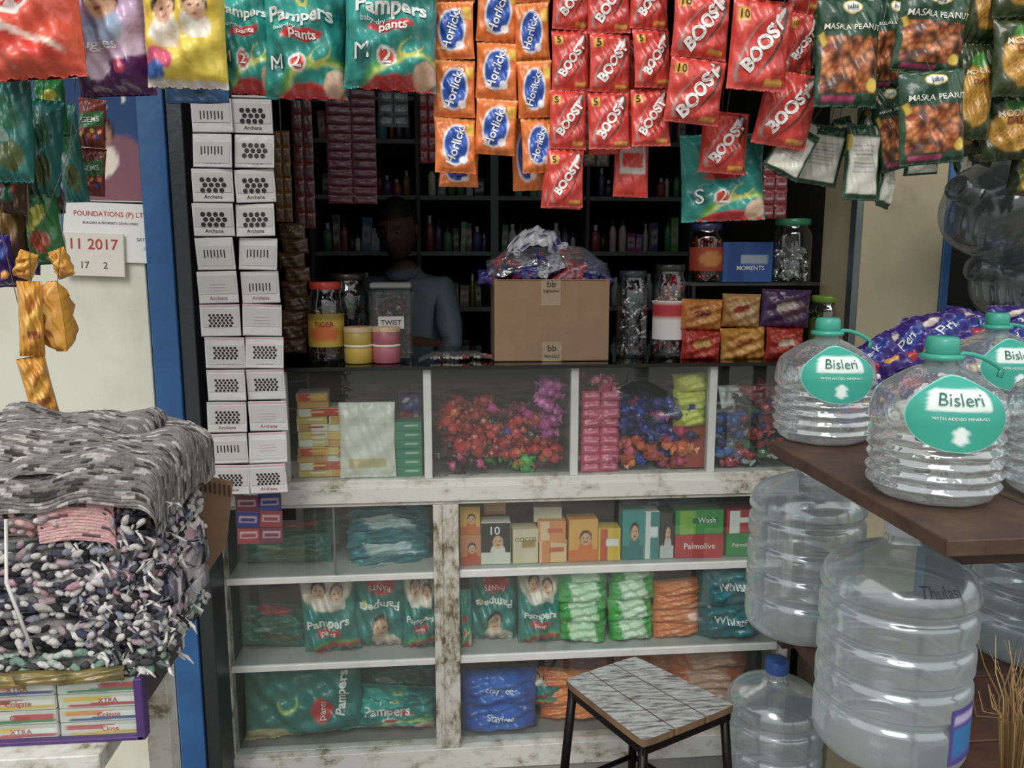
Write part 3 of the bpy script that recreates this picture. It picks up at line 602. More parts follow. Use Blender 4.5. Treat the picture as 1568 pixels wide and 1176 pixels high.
bx('hair_colour_carton',870,916,800,864,'f0a028',D_facebox('f0b048','e87820'),[],Z1); bx('soap_carton',916,951,815,864,'e8c02a',D_split('e8c02a','d84a28'),[],Z1)
bx('hair_colour_carton',952,986,784,861,'148a88',D_facebox('189a94','107a78'),[],Z1); bx('hair_colour_carton',986,1010,788,861,'d8e4e4',D_split('1d8a88','e4e8e8'),[],Z1); bx('hair_colour_carton',1010,1032,790,861,K,D_facebox('18181a','c9ccd0'),[],Z1)
zz=at(1070,826,.03).z-at(1070,861,.03).z
bx('soap_carton',1033,1109,826,861,'c8202a',D_sol('c8202a','d83038'),[('Palmolive',.17,0,0,WHITE,0)],Z1); bx('soap_carton',1033,1109,789,826,'3a9a4a',D_split('3aa04a','8ac040','2a7a3a'),[('Wash',.16,.3,.15,WHITE,0)],Z1+zz+.001)
bx('soap_carton',1111,1160,826,861,'1f9a48',D_sol('1f9a48','2aa850'),[('Palmolive',.17,0,0,WHITE,0)],Z1); bx('soap_carton',1111,1160,791,826,'c0282c',D_split('c0282c','f0f0f0'),[],Z1+zz+.001)
for i,(a,b,c) in enumerate([(952,978,'101418'),(990,1010,'20304a'),(740,775,'e09030')]): bx('incense_carton',a,b,768,785,c,D_sol(c,'c8ccd0'),[],Z1+.13,Y=.13)
pack('diaper_pack',703,722,900,985,.05,D_diaper,(),.02,0,zbase=Z2); pack('diaper_pack',716,794,884,990,.11,D_dinv,TX_dinv,.08,2,zbase=Z2,nx=44,nz=56); pack('diaper_pack',792,858,874,986,.07,D_dbaby,TX_dbaby,.08,-1,zbase=Z2,nx=44,nz=56)
def bag_b(name,u0,u1,v0,v1,n,c,c2,zb,tx=(),Y=.07):
    cx,cz,w,h=meas(u0,u1,v0,v1,Y); m=MB(); hh=h/n
    for i in range(n): pillow(m,w*random.uniform(.97,1.03),hh*1.15,hh*1.3,D_bag(c,c2),T(random.uniform(-.003,.003),0,-h/2+hh*(i+.5),-12,random.uniform(-5,5),random.uniform(-7,7)),tx,24,16,crimp=.02,zig=False,wr=1.1,toff=.006)
    return m.finish(name,(cx,Y,zb+h/2+.003))
bag_b('sanitary_pad_packs',853,930,872,990,4,'28a83a','c8e8c4',Z2); bag_b('sanitary_pad_packs',930,1000,868,988,4,'35b042','d4ecd0',Z2); bag_b('sanitary_pad_packs',998,1070,902,985,4,'e07428','ea8a48',Z2)
bag_b('sanitary_pad_packs',1066,1160,884,985,2,'0c6a74','0f7a84',Z2,[('Whisper',.2,0,0,WHITE,0)])
bag_b('sanitary_pad_packs',706,822,1048,1128,2,'1250b0','1c68c8',Z0,[('Stayfree',.13,0,0,WHITE,0)])
pack('diaper_pack',786,860,1045,1095,.1,D_dbaby,(),.07,4,-20,zbase=Z0+.05); bag_b('sanitary_pad_packs',825,930,1060,1128,3,'e06a1c','f08a3a',Z0,Y=.1)
bag_b('sanitary_pad_packs',850,940,1004,1128,5,'d8651c','b04010',Z0,Y=.24)
bag_b('sanitary_pad_packs',940,1040,1020,1128,3,'a8541c','c87a3a',Z0,Y=.16); bag_b('sanitary_pad_packs',1020,1140,1005,1128,4,'c8601c','d8a890',Z0,Y=.12)
# ================================================================== DISPLAY CASE GOODS
def candy_template():
    n=8
    prof=[(-1.0,.42,.1),(-.72,.22,.1),(-.52,.1,.1),(-.42,.36,.36),(-.1,.46,.44),(.1,.46,.44),(.42,.36,.36),(.52,.1,.1),(.72,.22,.1),(1.0,.42,.1)]
    P=np.zeros((len(prof),n,3))
    for i,(x,a,b) in enumerate(prof):
        for k in range(n):
            t=2*pi*k/n; P[i,k]=(x+.07*(k%2)*(abs(x)>.9),a*math.cos(t),b*math.sin(t))
    Fs=[(i*n+k,i*n+(k+1)%n,(i+1)*n+(k+1)%n,(i+1)*n+k) for i in range(len(prof)-1) for k in range(n)]
    return P.reshape(-1,3),Fs
CV,CF=candy_template()
def candies(m,x0,x1,y0,y1,z0,hf,pal,n,s=.026,mat='film'):
    for _ in range(n):
        x=random.uniform(x0+s*.9,x1-s*.9); hm=hf((x-x0)/(x1-x0)); z=z0+s*.5+random.random()*max(hm-s*.4,.001); y=y0+s*.9+random.random()**1.6*(y1-y0)
        c=pal((x-x0)/(x1-x0),(z-z0)); c=H(c)*random.uniform(.65,1.1); col=np.tile(c,(len(CV),1))*(0.88+.24*rng.random((len(CV),1)))
        R_=Euler((random.uniform(0,6),random.uniform(-.8,.8),random.uniform(-.7,.7))).to_matrix().to_4x4()
        m.add(CV*s*random.uniform(.85,1.15)*np.array([.85,1.15,1.15])*(1+.06*rng.standard_normal((len(CV),3))),CF,col,mat,Matrix.Translation((x,y,z))@R_,False)
px=[at(u,640,0).x for u in (441,655,879,1089)]+[XR]
hc=ZC-ZR1
def pal2(a,b):
    if a>.35 and a<.85 and b<.05: return random.choice(['28b03a','20a040','c02a6a','f07a20','30c050'])
    if a<.4 and b<.06: return random.choice(['c8307a','d84a90','101012','e05a90','5a1428','d04a80'])
    if a>.78 and b>.1: return random.choice(['d84ab0','c03a9a','e070c0'])
    if b>.16 and a>.4: return random.choice(['d03a90','8a2a3a','b0202a'])
    return random.choice(['c81c22','b0141c','d02a2a','c81c22','3a0d10','d82428','f0c82a' if random.random()<.2 else 'c01a20','f07a30' if random.random()<.35 else 'b81820','2a3ab0' if random.random()<.15 else 'c81c22'])
m=MB(); candies(m,px[1]+.014,px[2]-.014,.0,.2,ZR1,lambda a:hc*(.72 if a<.45 else .62 if a<.8 else .95)*.86,pal2,330,.029); m.finish('wrapped_candy_pile')
def pal3(a,b):
    if a<.3: return random.choice(['d8406a','e05a80','c8305a','e87890'])
    if b>.09: return random.choice(['1c2a8a','2438a8','202870','3a2a90','d8306a'])
    return random.choice(['e86a28','f07a30','e85a20','c02a2a','1c3aaa','e04a70','f08a40','f07028'])
m=MB(); candies(m,px[2]+.012,px[3]-.014,.0,.2,ZR1,lambda a:hc*(.85 if a<.3 else .62),pal3,280,.029)
candies(m,px[2]+.07,px[2]+.16,.04,.12,ZR1+.15,lambda a:.09,lambda a,b:random.choice(['d03a90','e04a60','c8306a']),30)
m.finish('wrapped_candy_pile')
def pal4(a,b): return random.choice(['1c70c8','2a80d8','1a5ab0','205a30','c02a3a','8a8f94','3a2a6a']) if a<.4 else random.choice(['c02a2a','2a6a3a','a02030','d0d0d0','2a2a6a'])
m=MB(); candies(m,px[3]+.012,px[4]-.01,.0,.25,ZR1,lambda a:hc*(.45+.15*a),pal4,150,.028); m.finish('wrapped_candy_pile')
m=MB(); cx,cz,w,h=meas(889,947,600,722,.03)
for j in range(2):
    for i in range(9): pillow(m,w/2,h/9*1.1,.02,D_sol(random.choice(['e0507a','d83a6a','c83060']),'f0a0b8'),T((j-.5)*w/2,random.uniform(-.004,.004),-h/2+h/9*(i+.5),-20,random.uniform(-6,6)),(),10,8)
m.finish('bubblegum_packs',(cx,.02,ZR1+h/2+.002))
m=MB(); cx,cz,w,h=meas(1030,1082,572,652,.05)
for i in range(3): pillow(m,w,h/3*1.15,h/3*1.2,D_bag('d0d420','e0e450'),T(0,0,-h/2+h/3*(i+.5),-10,random.uniform(-6,6)),(),16,12,crimp=.03)
m.box(-w/2,w/2,-.01,.04,-h/2-(cz-h/2-ZR1),-h/2,H('c04a30'),'card'); m.finish('yellow_candy_packs',(cx,.05,cz))
m=MB(); x0=px[0]+.012
cols=['e8c85a','f0ecd8','e8a838','d8402a','f4f0e0','e8d070','d8a050']
for j in range(3):
    z=ZR1+.001
    for i in range(11-j*2):
        hh=.021; w=.085; carton(m,w,.10,hh,H('e8e0c8'),D_split(cols[(i*3+j)%7],cols[(i+j*2)%7],cols[(i+4)%7]),M=T(x0+w/2+j*.088+random.uniform(-.006,.006) if j else x0+w/2+.004,.07+random.uniform(0,.014),z,0,0,random.uniform(-6,6)),n=12); z+=hh+.001
m.finish('toothpaste_cartons')
cx,cz,w,h=meas(520,606,612,726,.02); m=MB()
pillow(m,w,h,.02,lambda U,V:over(over(flat(U,H('dedcd0')),rct(U,V,0,-.6,.7,.12),H('c9b98a')),rct(U,V,0,.5,.7,.1),H('d0ccc0')),wr=2.5); m.finish('paper_packet',(cx,.014,ZR1+h/2+.002),(-3,0,0))
m=MB(); cx,cz,w,h=meas(607,650,644,726,.05)
for i in range(6): carton(m,w*.95,.07,h/6-.001,H('1a8a62'),D_split('1a8a60','188a64','a8c8b8'),M=T(random.uniform(-.001,.001),0,i*h/6),n=12)
m.finish('soap_cartons',(cx-.004,.055,ZR1+.001))
m=MB(); pillow(m,.07,.1,.03,D_choc); m.finish('chocolate_pouch',(at(628,618,.1).x,.12,ZR1+.18)); 
m=MB()
for i in range(7): pillow(m,.1,.07,.03,D_sol(random.choice(['2a2a30','a82a30','e8e8e8','2a6a4a']),'a9a9a9'),T(px[3]+.05+.032*i,.06+.01*i,ZR1+hc*.55+.03*(i%2),random.uniform(-30,30),random.uniform(-40,40),random.uniform(-30,30)),(),14,12,wr=2)
m.finish('candy_bags')
# ================================================================== COUNTER TOP ITEMS
def jar(name,u0,u1,v0,v1,Y,lid,label=None,tx=None,fill=None,body='clear',lidh=.016,zb=None,fillh=.75):
    cx,cz,w,h=meas(u0,u1,v0,v1,Y); r=w/2; zb=ZC+.001 if zb is None else zb; m=MB(); b=h-lidh
    m.lathe([(0,.002),(r*.85,0),(r*.97,.004),(r,.012),(r,b*.35),(r*.985,b*.38),(r,b*.41),(r,b*.8),(r*.93,b*.88),(r*.8,b*.93),(r*.8,b)],WHITE,body,seg=28)
    m.lathe([(r*.83,b-.004),(r*.86,b),(r*.86,h-.003),(r*.8,h),(0,h)],H(lid),'plastic',seg=28)
    if label:
        a=np.linspace(-1.5,1.5,21); zz=np.linspace(b*.22,b*.66,9); A,Z=np.meshgrid(a,zz); P=np.stack([(r+.0008)*np.sin(A),-(r+.0008)*np.cos(A),Z],-1)
        m.grid(P,label(A/1.5,(Z-b*.44)/(b*.22)),'print')
        if tx: m.text(tx,w*.2,0,b*.52,H('a01818'),lambda X,Z:np.stack([(r+.0025)*np.sin(X/r),-(r+.0025)*np.cos(X/r),Z],-1))
    if fill:
        rr=r*.78
        for _ in range(int(80)):
            t=random.random()*6.28; q=rr*math.sqrt(random.random()); s=.012
            m.add(CV*s*rng.uniform(.8,1.1),CF,H(random.choice(fill))*random.uniform(.7,1.1),'foil',Matrix.Translation((q*math.cos(t),q*math.sin(t),.012+random.random()*b*fillh))@Euler((random.random()*6,random.random()*6,0)).to_matrix().to_4x4(),False)
    return m.finish(name,(cx,Y,zb))
jar('glass_candy_jar',472,527,430,552,.09,'c8301c',lambda U,V:over(over(flat(U,H('c8a828')),ell(U,V,0,-.2,.6,.5),H('d86a18')),rct(U,V,0,.85,1.2,.2),H('988018')),'TIGER',['7a5a3a','a0804a','5a3a2a'])
jar('glass_candy_jar',503,566,415,540,.24,'1a1a1a',None,None,['2a2420','4a3a2a','3a3a3a'])
jar('candy_jar',944,992,416,548,.12,'22303a',None,None,['c8ccd4','24283a','888c98','f0f0f0','303448'],fillh=.9)
jar('candy_jar',999,1049,410,552,.10,'1a1c20',lambda U,V:over(flat(U,H('e8e4e0')),rct(U,V,0,.5,1.2,.3),H('c0202a')),None,['d02a2a','f0e8e0','c02030','e8b8b8'],fillh=.9)
shz=at(1150,432,.25).z
jar('candy_jar',1056,1108,330,420,.25,'2a2a60',lambda U,V:over(flat(U,H('a8381a')),ell(U,V,0,0,.5,.6),H('c88030')),None,['a03a1a','c8502a'],zb=shz)
jar('candy_jar',1183,1242,333,430,.22,'1f8a5a',None,None,['d8dce0','a8acb0','f0f0f0'],zb=shz,fillh=.5)
jar('candy_jar',1240,1297,432,522,.14,'7aa82a',lambda U,V:flat(U,H('5a7a2a')),None,['5a8a20','8ab030'])
jar('candy_jar',1250,1300,340,425,.3,'2a2c2c',None,None,['5a5c5c','3a3c3c'],zb=shz,fillh=.4)
jar('candy_jar',1060,1100,414,470,.3,'24409a',None,None,['d8d8d8','3a3a8a']); jar('candy_jar',1112,1170,400,470,.32,'2a2c30',None,None,['8a8c90','6a6c70'])
m=MB(); sx0=at(1045,430,.25).x; sx1=at(1306,430,.25).x
m.box(sx0,sx1,.16,.36,shz-.008,shz-.001,WHITE,'pane'); 
for x in (sx0+.01,sx1-.01):
    for y in (.17,.35): m.box(x-.006,x+.006,y-.006,y+.006,ZC,shz-.008,H('3a3c3c'),'metal')
m.finish('glass_riser_shelf')
bx('biscuit_carton',1108,1186,338,400,'2a6ab0',D_split('2458a0','1a4890','a8b8c8'),[('MOMENTS',.12,.1,-.3,WHITE,0)],shz,Y=.24)
cx,cz,w,h=meas(568,633,427,545,.12); m=MB(); m.box(-w/2,w/2,-w/2,w/2,0,h*.93,WHITE,'clear',b=.01); m.box(-w*.48,w*.48,-w*.48,w*.48,h*.93,h,H('7a7c7a'),'plastic',b=.004)
candies(m,-w*.42,w*.42,-w*.46,w*.2,.004,lambda a:h*.82,lambda a,b:random.choice(['1c1c1e','2a2a2a','3a3c3e','802a2a','8a8a86','101012']),170,.011)
m.box(-w*.3,w*.3,-w/2-.001,-w/2,h*.42,h*.58,H('c4c4be'),'print'); m.text('TWIST',w*.16,0,h*.50,H('1a1a1a'),lambda X,Z:np.stack([X,np.full_like(X,-w/2-.002),Z],-1)); m.finish('square_candy_jar',(cx,.13,ZC+.001))
for u0,u1,c in ((527,571,'c8a838'),(570,613,'b86070')):
    cx,cz,w,h=meas(u0,u1,498,553,.06); m=MB(); r=w/2
    m.lathe([(0,0),(r*.92,0),(r,.003),(r,h*.4),(r*.96,h*.44)],H(c),'plastic'); m.lathe([(r*.96,h*.44),(r,h*.48),(r,h*.9),(r*.9,h*.93)],H(c)*.8,'plastic'); m.lathe([(r*.97,h*.45),(r*1.01,h*.45),(r*1.01,h*.52),(r*.97,h*.52)],H('e8e4c8'),'plastic'); m.lathe([(r*1.02,h*.86),(r*1.02,h*.98),(r*.95,h),(0,h)],H('c8a880'),'plastic'); m.finish('round_tub',(cx,.06,ZC+.001))
m=MB(); U,V=np.meshgrid(np.linspace(-1,1,30),np.linspace(-1,1,16)); Zz=.012+.010*np.abs(np.sin(U*9+V*4)*np.sin(V*7+U*3)); m.grid(np.stack([U*.11,V*.05,Zz*(1-U**4)],-1),WHITE,'bag')
for i in range(14): m.add(CV*.014,CF,H(random.choice(['b8a888','8a9a8a','d0c8b8','a83a30'])),'film',T(random.uniform(-.09,.09),random.uniform(-.03,.03),.008,random.uniform(0,90)),False)
m.finish('plastic_bag_of_sweets',(at(700,545,.1).x,.09,ZC+.003))
cx,cz,w,h=meas(758,934,430,556,.03); m=MB(); CB=H('a98462'); d=.24; t=.004
m.box(-w/2,w/2,0,t,0,h,CB,'card'); m.box(-w/2,w/2,d-t,d,0,h,CB,'card'); m.box(-w/2,-w/2+t,t,d-t,0,h,CB*.8,'card'); m.box(w/2-t,w/2,t,d-t,0,h,CB*.9,'card'); m.box(-w/2,w/2,0,d,0,t,CB,'card'); m.box(-w/2+t,w/2-t,t,d-t,h*.82,h*.84,CB*.8,'card')
TP=H('b59c7c')
m.box(-.028,.028,-.001,0,0,h*.24,TP,'film',b=.0003); m.box(-.032,.024,-.001,0,h*.68,h,TP,'film',b=.0003); m.box(-w/2+.01,w/2-.01,-.0012,-.0002,h*.985,h*.99,CB*.5,'card',b=.0002)
mf=lambda X,Z:np.stack([X,np.full_like(X,-.0022),Z],-1)
m.text('bigbasket',.012,-.003,h*.86,H('4a3a3a'),mf); m.text('bb',.026,-.003,h*.94,H('3a2a2a'),mf); m.text('FRAGILE',.012,0,h*.06,H('3a4a3a'),mf); m.text('bb',.026,0,h*.16,H('3a2a2a'),mf); m.finish('cardboard_box',(cx,.04,ZC+.001),(0,0,-1))
boxtop=ZC+h
m=MB(); 
for i in range(34):
    a=random.random()*6.28; q=random.random()**.5; ht=(1-q*q)*.10
    x,y=q*.165*math.cos(a),q*.07*math.sin(a); dsg=random.choice([D_choc,D_choc,D_sil,D_sil,D_sol('2a2a7a','6a6aa0'),D_sol('a8283a','a8a8a8')]); 
    if x>.02 and dsg is D_sil and random.random()<.6: dsg=D_choc
    pillow(m,random.uniform(.07,.11),random.uniform(.04,.06),.02,dsg,T(x,y,.01+ht*random.uniform(.5,1),random.uniform(-70,-10),random.uniform(-40,40),random.uniform(-50,50)),(),16,12,wr=2)
for i in range(2):
    U,V=np.meshgrid(np.linspace(-1,1,40),np.linspace(-1,1,26)); n=np.sin(U*8+V*5+i)*np.sin(V*9-U*3+i*2)
    m.grid(np.stack([U*.17+(.01*i),V*.085,.02+.09*np.clip(1-(U**2+V**2)*.62,0,1)+.012*n],-1),WHITE,'bag')
U,V=np.meshgrid(np.linspace(-1,1,44),np.linspace(-1,1,26)); n=.6*np.sin(U*7+V*6)*np.sin(V*9-U*5)+.4*np.sin(U*15-V*8)*np.sin(V*17+U*4); rr=U**2+V**2
m.grid(np.stack([U*.085-.025+.01*n,V*.05+.005,.085+.07*np.clip(1-rr*.75,0,1)+.016*n],-1),D_sil(U,V),'film')
m.finish('bag_of_chocolate_wrappers',(cx-.01,.14,boxtop-.01))
def D_bis(c,c2,c3):
    def f(U,V):
        C=flat(U,H(c)); C=over(C,ell(U,V,.1,0,.6,.6),H(c2)); return over(C,rct(U,V,-.1,.1,.4,.2,12),H(c3))
    return f
for u0,u1,v0,v1,c in ((1042,1104,507,553,('b8281c','d0502a','c8a040')),(1102,1172,503,553,('c88a20','d8a040','a04a1a')),(1171,1230,503,553,('b02a1c','c84a2a','d8c8b0')),
                    (1042,1106,460,507,('c87820','d89848','8a3a12')),(1106,1163,452,503,('b88a4a','c8a878','b03a2a')),(1164,1240,445,503,('4a2a5a','6a4a5a','b8a8a0'))):
    cx,cz,w,h=meas(u0,u1,v0,v1,.06); m=MB(); pillow(m,w,h,.05,D_bis(*c),None,(),30,24,crimp=.04,wr=1.6)
    m.finish('biscuit_pack',(cx,.06,cz+.004),(0,random.uniform(-3,3),random.uniform(-6,6)))
# ================================================================== RIGHT PLANK WITH WATER BOTTLES
ZP=1.25; ZN=.73
a=atz(1178,676,ZP); b=atz(1452,828,ZP)
pl=MB(); L=(b-a).length; ang=math.atan2(b.y-a.y,b.x-a.x)
pl.box(0,L,0,.20,-.022,0,H('5a4030'),'wood'); pl.box(-.01,L-.005,.205,.42,-.022,0,H('66503e'),'wood'); pl.box(0,L,.425,.66,-.022,0,H('503a2c'),'wood')
for x in (.06,L-.08): pl.box(x,x+.04,.05,.62,-.05,-.022,H('4a3628'),'wood')
for x in (.06,L-.08): pl.box(x,x+.04,.60,.64,ZN-ZP+.001,-.05,H('4a3628'),'wood')
pl.finish('wooden_shelf_plank',(a.x,a.y,ZP),(0,0,math.degrees(ang)))
def smoothprof(pts,n=4):
    pts=np.array(pts,float); tt=np.linspace(0,len(pts)-1,(len(pts)-1)*n+1)
    def cr(p,x):
        i=np.clip(x.astype(int),0,len(p)-2); f=x-i; g=lambda k:p[np.clip(k,0,len(p)-1)]
        p0,p1,p2,p3=g(i-1),g(i),g(i+1),g(i+2)
        return .5*((2*p1)+(-p0+p2)*f+(2*p0-5*p1+4*p2-p3)*f*f+(-p0+3*p1-3*p2+p3)*f**3)
    return np.stack([np.maximum(cr(pts[:,0],tt),0),cr(pts[:,1],tt)],1)
def pet_bottle(u,v,rz=0,R_=.094,Ht=.245,name='water_bottle'):
    p=atz(u,v,ZP); m=MB()
    zn=Ht-.04; pts=[(0,.004),(R_*.62,0),(R_*.85,.006),(R_*.93,.02)]
    z=.022
    while z<.105: pts+= [(R_*(1.0),z),(R_*(.935),z+.009)]; z+=.018
    pts+=[(R_,z+.004),(R_*.99,z+.02),(R_*.93,z+.042),(R_*.78,zn-.030),(R_*.48,zn-.012),(.024,zn-.002),(.0195,zn+.006),(.0195,zn+.014)]
    prof=smoothprof(pts,3); n=48; A=np.linspace(0,2*pi,n,endpoint=False)
    P=np.zeros((len(prof),n,3)); wob=1+.012*np.sin(A*9+prof[:,1:2]*160)*(prof[:,1:2]<.12)
    P[:,:,0]=prof[:,0:1]*np.cos(A)*wob; P[:,:,1]=prof[:,0:1]*np.sin(A)*wob; P[:,:,2]=prof[:,1:2]; m.grid(P,WHITE,'pet',None,True,True)
    CP=H('20a088')
    m.lathe([(.022,zn+.004),(.030,zn+.006),(.030,zn+.012),(.023,zn+.014)],CP,'plastic',seg=24)
    m.lathe([(.022,zn+.014),(.0228,zn+.016),(.0228,zn+.034),(.0195,zn+.038),(0,zn+.038)],CP,'plastic',seg=30)
    m.tube([(.022,0,0+zn+.01)]+[( .028+.055*math.sin(t),0,zn+.014-.022*(1-math.cos(t*2))*.5) for t in np.linspace(0,pi/2,7)]+[(.08,0,zn-.02)],.004,CP,'plastic',seg=6)
    # smooth label carrier curve (no ribs): radius profile of the shoulder
    zl=np.linspace(.06,zn,40); rl=np.interp(zl,prof[:,1],prof[:,0]); rl=np.where(zl<.125,R_,rl)
    z0=zn-.060
    def mp(X,Z,off=.0018):
        r=np.interp(Z,zl,rl)+off; aa=X/(R_*.9); return np.stack([r*np.sin(aa),-r*np.cos(aa),Z],-1)
    for rx,rz2,c,o in ((.066,.051,H('8ad0c0'),.0015),(.064,.049,H('18a792'),.0022)):
        A,Q=np.meshgrid(np.linspace(0,2*pi,49),np.linspace(0,1,26)); X=rx*Q*np.cos(A); Z=z0+rz2*Q*np.sin(A)-.002
        P=mp(X.ravel(),Z.ravel(),o).reshape(A.shape+(3,))
        col=flat(A,c)
        if o>.002:
            col=over(col,rct(X,Z-z0,0,.018,.040,.014,0,400),H('e0ede8')); col=over(col,ell(X,Z-z0,0,-.03,.009,.013),H('e8f8f4'))
        m.grid(P,col,'print')
    m.text('Bisleri',.023,0,z0+.019,H('0f6a5e'),lambda X,Z:mp(X,Z,.0050),0,bold=0); m.text('WITH ADDED MINERALS',.006,0,z0-.006,WHITE,lambda X,Z:mp(X,Z,.0036),0,bold=0)
    return m.finish(name,(p.x,p.y,ZP+.001),(0,0,rz))
pet_bottle(1257,672,-8,.092,.238); pet_bottle(1424,757,-14,.092,.238); pet_bottle(1512,650,-5,.092,.238); pet_bottle(1636,757,-20,.092,.238)
for (u,v,Yb,s,tl,yw,pt) in [(1335,555,-.46,.14,-35,-15,-35),(1385,535,-.44,.16,-25,10,-35),(1440,515,-.40,.17,-8,5,-30),(1500,508,-.38,.16,12,-10,-35),(1545,535,-.42,.16,-20,15,-35),(1330,600,-.5,.12,40,-10,-40),(1570,560,-.45,.16,25,-15,-40),(1400,585,-.46,.15,10,20,-45),(1455,570,-.42,.16,-30,-8,-45),(1305,690,-.62,.10,-20,0,-75),(1560,500,-.36,.15,0,0,-20)]:
    p=at(u,v,Yb); m=MB(); pillow(m,s,s*.72,.045,D_choc,None,TX_choc,36,30,wr=2.0); m.finish('chocolate_packet',(p.x,p.y,max(p.z,ZP+.03)),(pt,tl,yw))
# ================================================================== BIG WATER JUGS
def jug_mesh(m,R_=.132,Ht=.45,cap=None,M=None,mat='jug'):
    bh=Ht-.13
    pts=[(0,.012),(R_*.6,.01),(R_*.86,0),(R_*.97,.012),(R_,.03)]
    for k in range(4):
        z=.05+k*(bh-.05)/4; s=(bh-.05)/4
        pts+=[(R_,z),(R_,z+s*.45),(R_*.95,z+s*.62),(R_*.95,z+s*.74),(R_,z+s*.9)]
    pts+=[(R_,bh+.0),(R_*.96,bh+.02),(R_*.82,bh+.042),(R_*.5,bh+.062),(R_*.27,bh+.074),(.029,bh+.085),(.028,Ht-.03),(.0305,Ht-.026),(.0305,Ht-.018),(.0275,Ht-.014),(.0275,Ht)]
    prof=smoothprof(pts,3); m.lathe(prof,WHITE,mat,M,48)
    m.lathe([(.024,Ht-.002),(.0275,Ht)],WHITE,mat,M,24)
    if cap: m.lathe([(.030,Ht-.035),(.031,Ht-.03),(.031,Ht-.004),(.028,Ht+.002),(0,Ht+.002)],H(cap),'plastic',M,28)
    else: m.lathe([(.029,Ht-.028),(.0315,Ht-.026),(.031,Ht-.002),(.026,Ht+.001),(0,Ht-.004)],H('cfd4dc'),mat,M,28)
    return prof
def jug(u,v,Y,z,R_=.132,Ht=.45,cap=None,rz=0,label=False,name='water_jug',txt=True):
    x=at(u,v,Y).x; m=MB(); prof=jug_mesh(m,R_,Ht,cap=cap)
    bh=Ht-.13
    if txt: m.text('Thulasi',.024,0,bh+.032,H('4a5a68'),lambda X,Z:np.stack([(np.interp(Z,prof[:,1],prof[:,0])+.004)*np.sin(X/R_*1.1),-(np.interp(Z,prof[:,1],prof[:,0])+.004)*np.cos(X/R_*1.1),Z],-1),bold=0)
    if label:
        A,Z=np.meshgrid(np.linspace(.25,.85,16),np.linspace(.03,.13,14)); P=np.stack([(R_+.001)*np.sin(A),-(R_+.001)*np.cos(A),Z],-1); U=(A-.55)/.3; V=(Z-.08)/.05
        C=over(flat(A,H('5a4aa0')),rct(U,V,0,-.2,.8,.5),H('2a80c0')); C=over(C,rct(U,V,0,.6,.8,.15),H('c8c0e8')); m.grid(P,C,'print')
    return m.finish(name,(x,Y,z),(0,0,rz))
jug(1232,850,-.47,ZN+.001,.13,at(1236,690,-.47).z-ZN,txt=False)
hj2=at(1382,785,-.93).z-ZN
jug(1369,980,-.93,ZN+.001,.129,hj2,label=True,cap='d8dbe4')
jug(1575,980,-.62,ZN+.001,.135,.44)
j3=at(1188,1004,-.22).z; jug(1188,1050,-.24,.02,.13,j3-.02,cap='2a60b0',txt=False)
jug(1420,1050,-.3,.02,.13,j3-.05,txt=False)
bxl=at(1172,1008,-.38).x
m=MB(); 
for i in range(4): m.box(0,1.1,-1.16+i*.215,-1.16+i*.215+.208,-.025,-.0,H('5c3a2a'),'wood')
for x in (.30,1.04): 
    for y in (-1.14,-.47): m.box(x,x+.04,y,y+.04,-ZN,-.025,H('4a3024'),'wood')
m.box(.0,1.1,-1.12,-1.09,-.06,-.025,H('4a3024'),'wood'); m.box(.0,1.1,-.47,-.44,-.06,-.025,H('4a3024'),'wood')
m.finish('wooden_bench',(bxl,0,ZN))
simple_box('step',bxl-.2,3,-.42,-.04,0,.018,'6a655c','wall')
for (u,v,Y,rx,ry,rz) in ((1535,330,-.25,20,-70,0),(1580,430,-.2,0,-80,10)):
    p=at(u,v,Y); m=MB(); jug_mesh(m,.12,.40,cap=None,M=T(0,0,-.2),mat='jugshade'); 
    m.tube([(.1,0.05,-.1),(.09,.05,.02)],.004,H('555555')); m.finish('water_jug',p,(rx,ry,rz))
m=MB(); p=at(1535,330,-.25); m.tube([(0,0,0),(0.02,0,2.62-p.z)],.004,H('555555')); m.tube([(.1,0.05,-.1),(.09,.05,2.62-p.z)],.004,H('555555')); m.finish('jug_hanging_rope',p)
# ================================================================== STOOL
ZT=.50
c=[atz(861,1040,ZT),atz(972,1003,ZT),atz(1130,1080,ZT),atz(985,1138,ZT)]
cen=sum(c,Vector())/4; m=MB()
def inter(s,t): return (c[0]*(1-s)*(1-t)+c[1]*s*(1-t)+c[2]*s*t+c[3]*(1-s)*t)-cen
for (t0,t1) in ((0,.325),(.338,.66),(.673,1.0)):
    n=14; st=np.zeros((n+1,n+1,3)); sb=st.copy()
    for i in range(n+1):
        for k in range(n+1):
            s,t=t0+(t1-t0)*i/n,k/n; q=inter(s,t); f=1-.025*((2*s-1)**6+(2*t-1)**6); st[i,k]=(q.x*f,q.y*f,0); sb[i,k]=(q.x*f,q.y*f,-.018)
    m.grid(st[::-1],WHITE,'wornstool',smooth=False); m.grid(sb,WHITE,'wood')
    edge=[st[0,k] for k in range(n+1)]+[st[i,n] for i in range(1,n+1)]+[st[n,k] for k in range(n-1,-1,-1)]+[st[i,0] for i in range(n-1,-1,-1)]
    E1=np.array(edge); E2=E1.copy(); E2[:,2]-=.018; m.grid(np.stack([E1,E2]),H('8a6a48'),'wood')
E1=np.array([tuple(inter(s,t)) for s,t in ((0,0),(0,1),(1,1),(1,0),(0,0))]); E3=E1*.93; E3[:,2]=-.018; E4=E3.copy(); E4[:,2]-=.025; m.grid(np.stack([E3,E4]),H('1c1c1e'),'metal',smooth=False)
feet=[]
